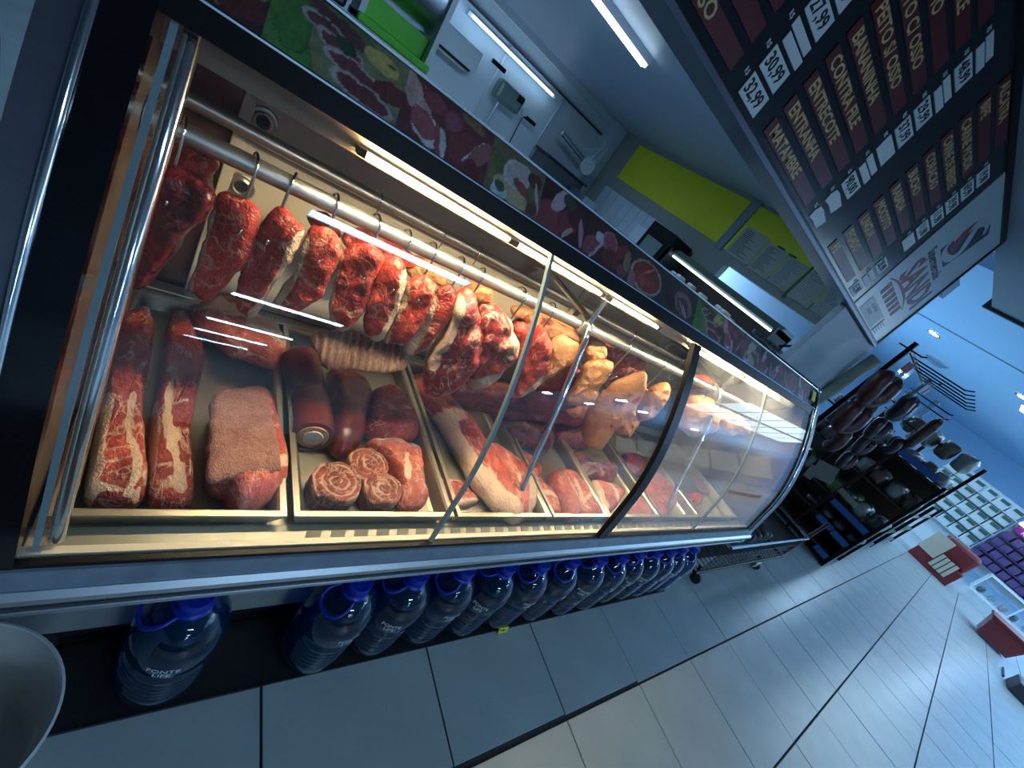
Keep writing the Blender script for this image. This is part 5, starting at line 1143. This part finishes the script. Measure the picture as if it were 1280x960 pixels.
# ceiling light panels
for r in range(2):
    for i in range(6):
        x, y = 8.3+1.12*i, -2.6+.86*r
        t = thing('light_panel', f'square light panel in the shop ceiling, {["outer","inner"][r]} row, {NTH[i]} from the dark soffit edge', 'lamp', (x+.47, y+.43, 3.06), 'square light panels in the shop ceiling')
        bm = B(); box(bm, (x, y, 3.085), (x+.98, y+.72, 3.095)); obj('diffuser', bm, M['panel_glow'], t)
        bm = B(); box(bm, (x-.03, y-.03, 3.092), (x+1.01, y+.75, 3.099)); obj('frame', bm, M['skin_white'], t)
p = oz(1281, 512, 3.09); t = thing('light_panel', 'bright light panel cut by the right frame edge of the ceiling', 'lamp', p)
bm = B(); box(bm, (p.x-.25, p.y-.9, 3.085), (p.x+.35, p.y+.06, 3.095)); obj('diffuser', bm, M['panel_glow'], t)
bm = B(); box(bm, (p.x-.28, p.y-.93, 3.092), (p.x+.38, p.y+.09, 3.099)); obj('frame', bm, M['skin_white'], t)
struct('trim_ceiling_joint', box(B(), (9.2, -3, 3.088), (9.23, 3.2, 3.1)), M['soffit'])

# round downlights of the shop, away from the frame, and unseen glowing panes added to light the ceiling
for i, (xx, yy) in enumerate(((6.4, -3.8), (7.9, -3.9), (8.6, -5.4), (7.2, -5.6), (9.6, -4.4), (13.0, -4.6), (13.5, .4), (17.0, -2.4))):
    t = thing('ceiling_spot', f'round downlight in the shop ceiling beyond the frame, {NTH[i]} of the scattered ones', 'spot', (xx, yy, 3.09), 'scattered downlights')
    bm = B(); lathe(bm, [(.13, -.015), (.16, -.015), (.165, .006)], (xx, yy, 3.095), 24); obj('rim', bm, M['skin_white'], t, smooth=True)
    bm = B(); lathe(bm, [(0, -.008), (.13, -.008), (.13, .002)], (xx, yy, 3.095), 20); obj('lens', bm, M['spot_glow'], t)
wn = struct('added_window', box(B(), (X1-.03, -12.3, .75), (X1-.001, -4.6, .85)), M['alu'])  # unseen window added as a light source for the far ceiling
for i in range(6):
    y = -12.3+1.28*i
    bm = B(); box(bm, (X1-.015, y+.05, .85), (X1-.005, y+1.24, 2.75)); obj('pane', bm, M['added_daylight'], wn)
    bm = B(); box(bm, (X1-.05, y-.03, .85), (X1-.001, y+.05, 2.8)); obj('mullion', bm, M['alu'], wn)

for i, xx in enumerate((9.5, 12.5, 15.5, 18.0)):  # housings added to carry the upward ceiling lamps
    t = thing('added_hanging_lamp', f'added unseen lamp housing under the far ceiling wash, {NTH[i]} from the counter', 'lamp', (xx, -4.2, 2.5), 'added lamps that brighten the far ceiling')
    bm = B(); box(bm, (xx-.85, -4.28, 2.50), (xx+.85, -4.12, 2.57), .01); obj('housing', bm, M['skin_white'], t)
    for q in (-.6, .6):
        bm = B(); tube(bm, [(xx+q, -4.2, 2.56), (xx+q, -4.2, 3.1)], .006, 6); obj('hanger', bm, M['alu'], t)

t = thing('light_panel', 'added unseen panel for the lamp that brightens the passage opening', 'lamp', (9.0, 4.6, 3.06))  # fixture added around the lamp behind the passage
bm = B(); box(bm, (8.4, 4.0, 3.075), (9.6, 5.2, 3.095), .004); obj('frame', bm, M['skin_white'], t)
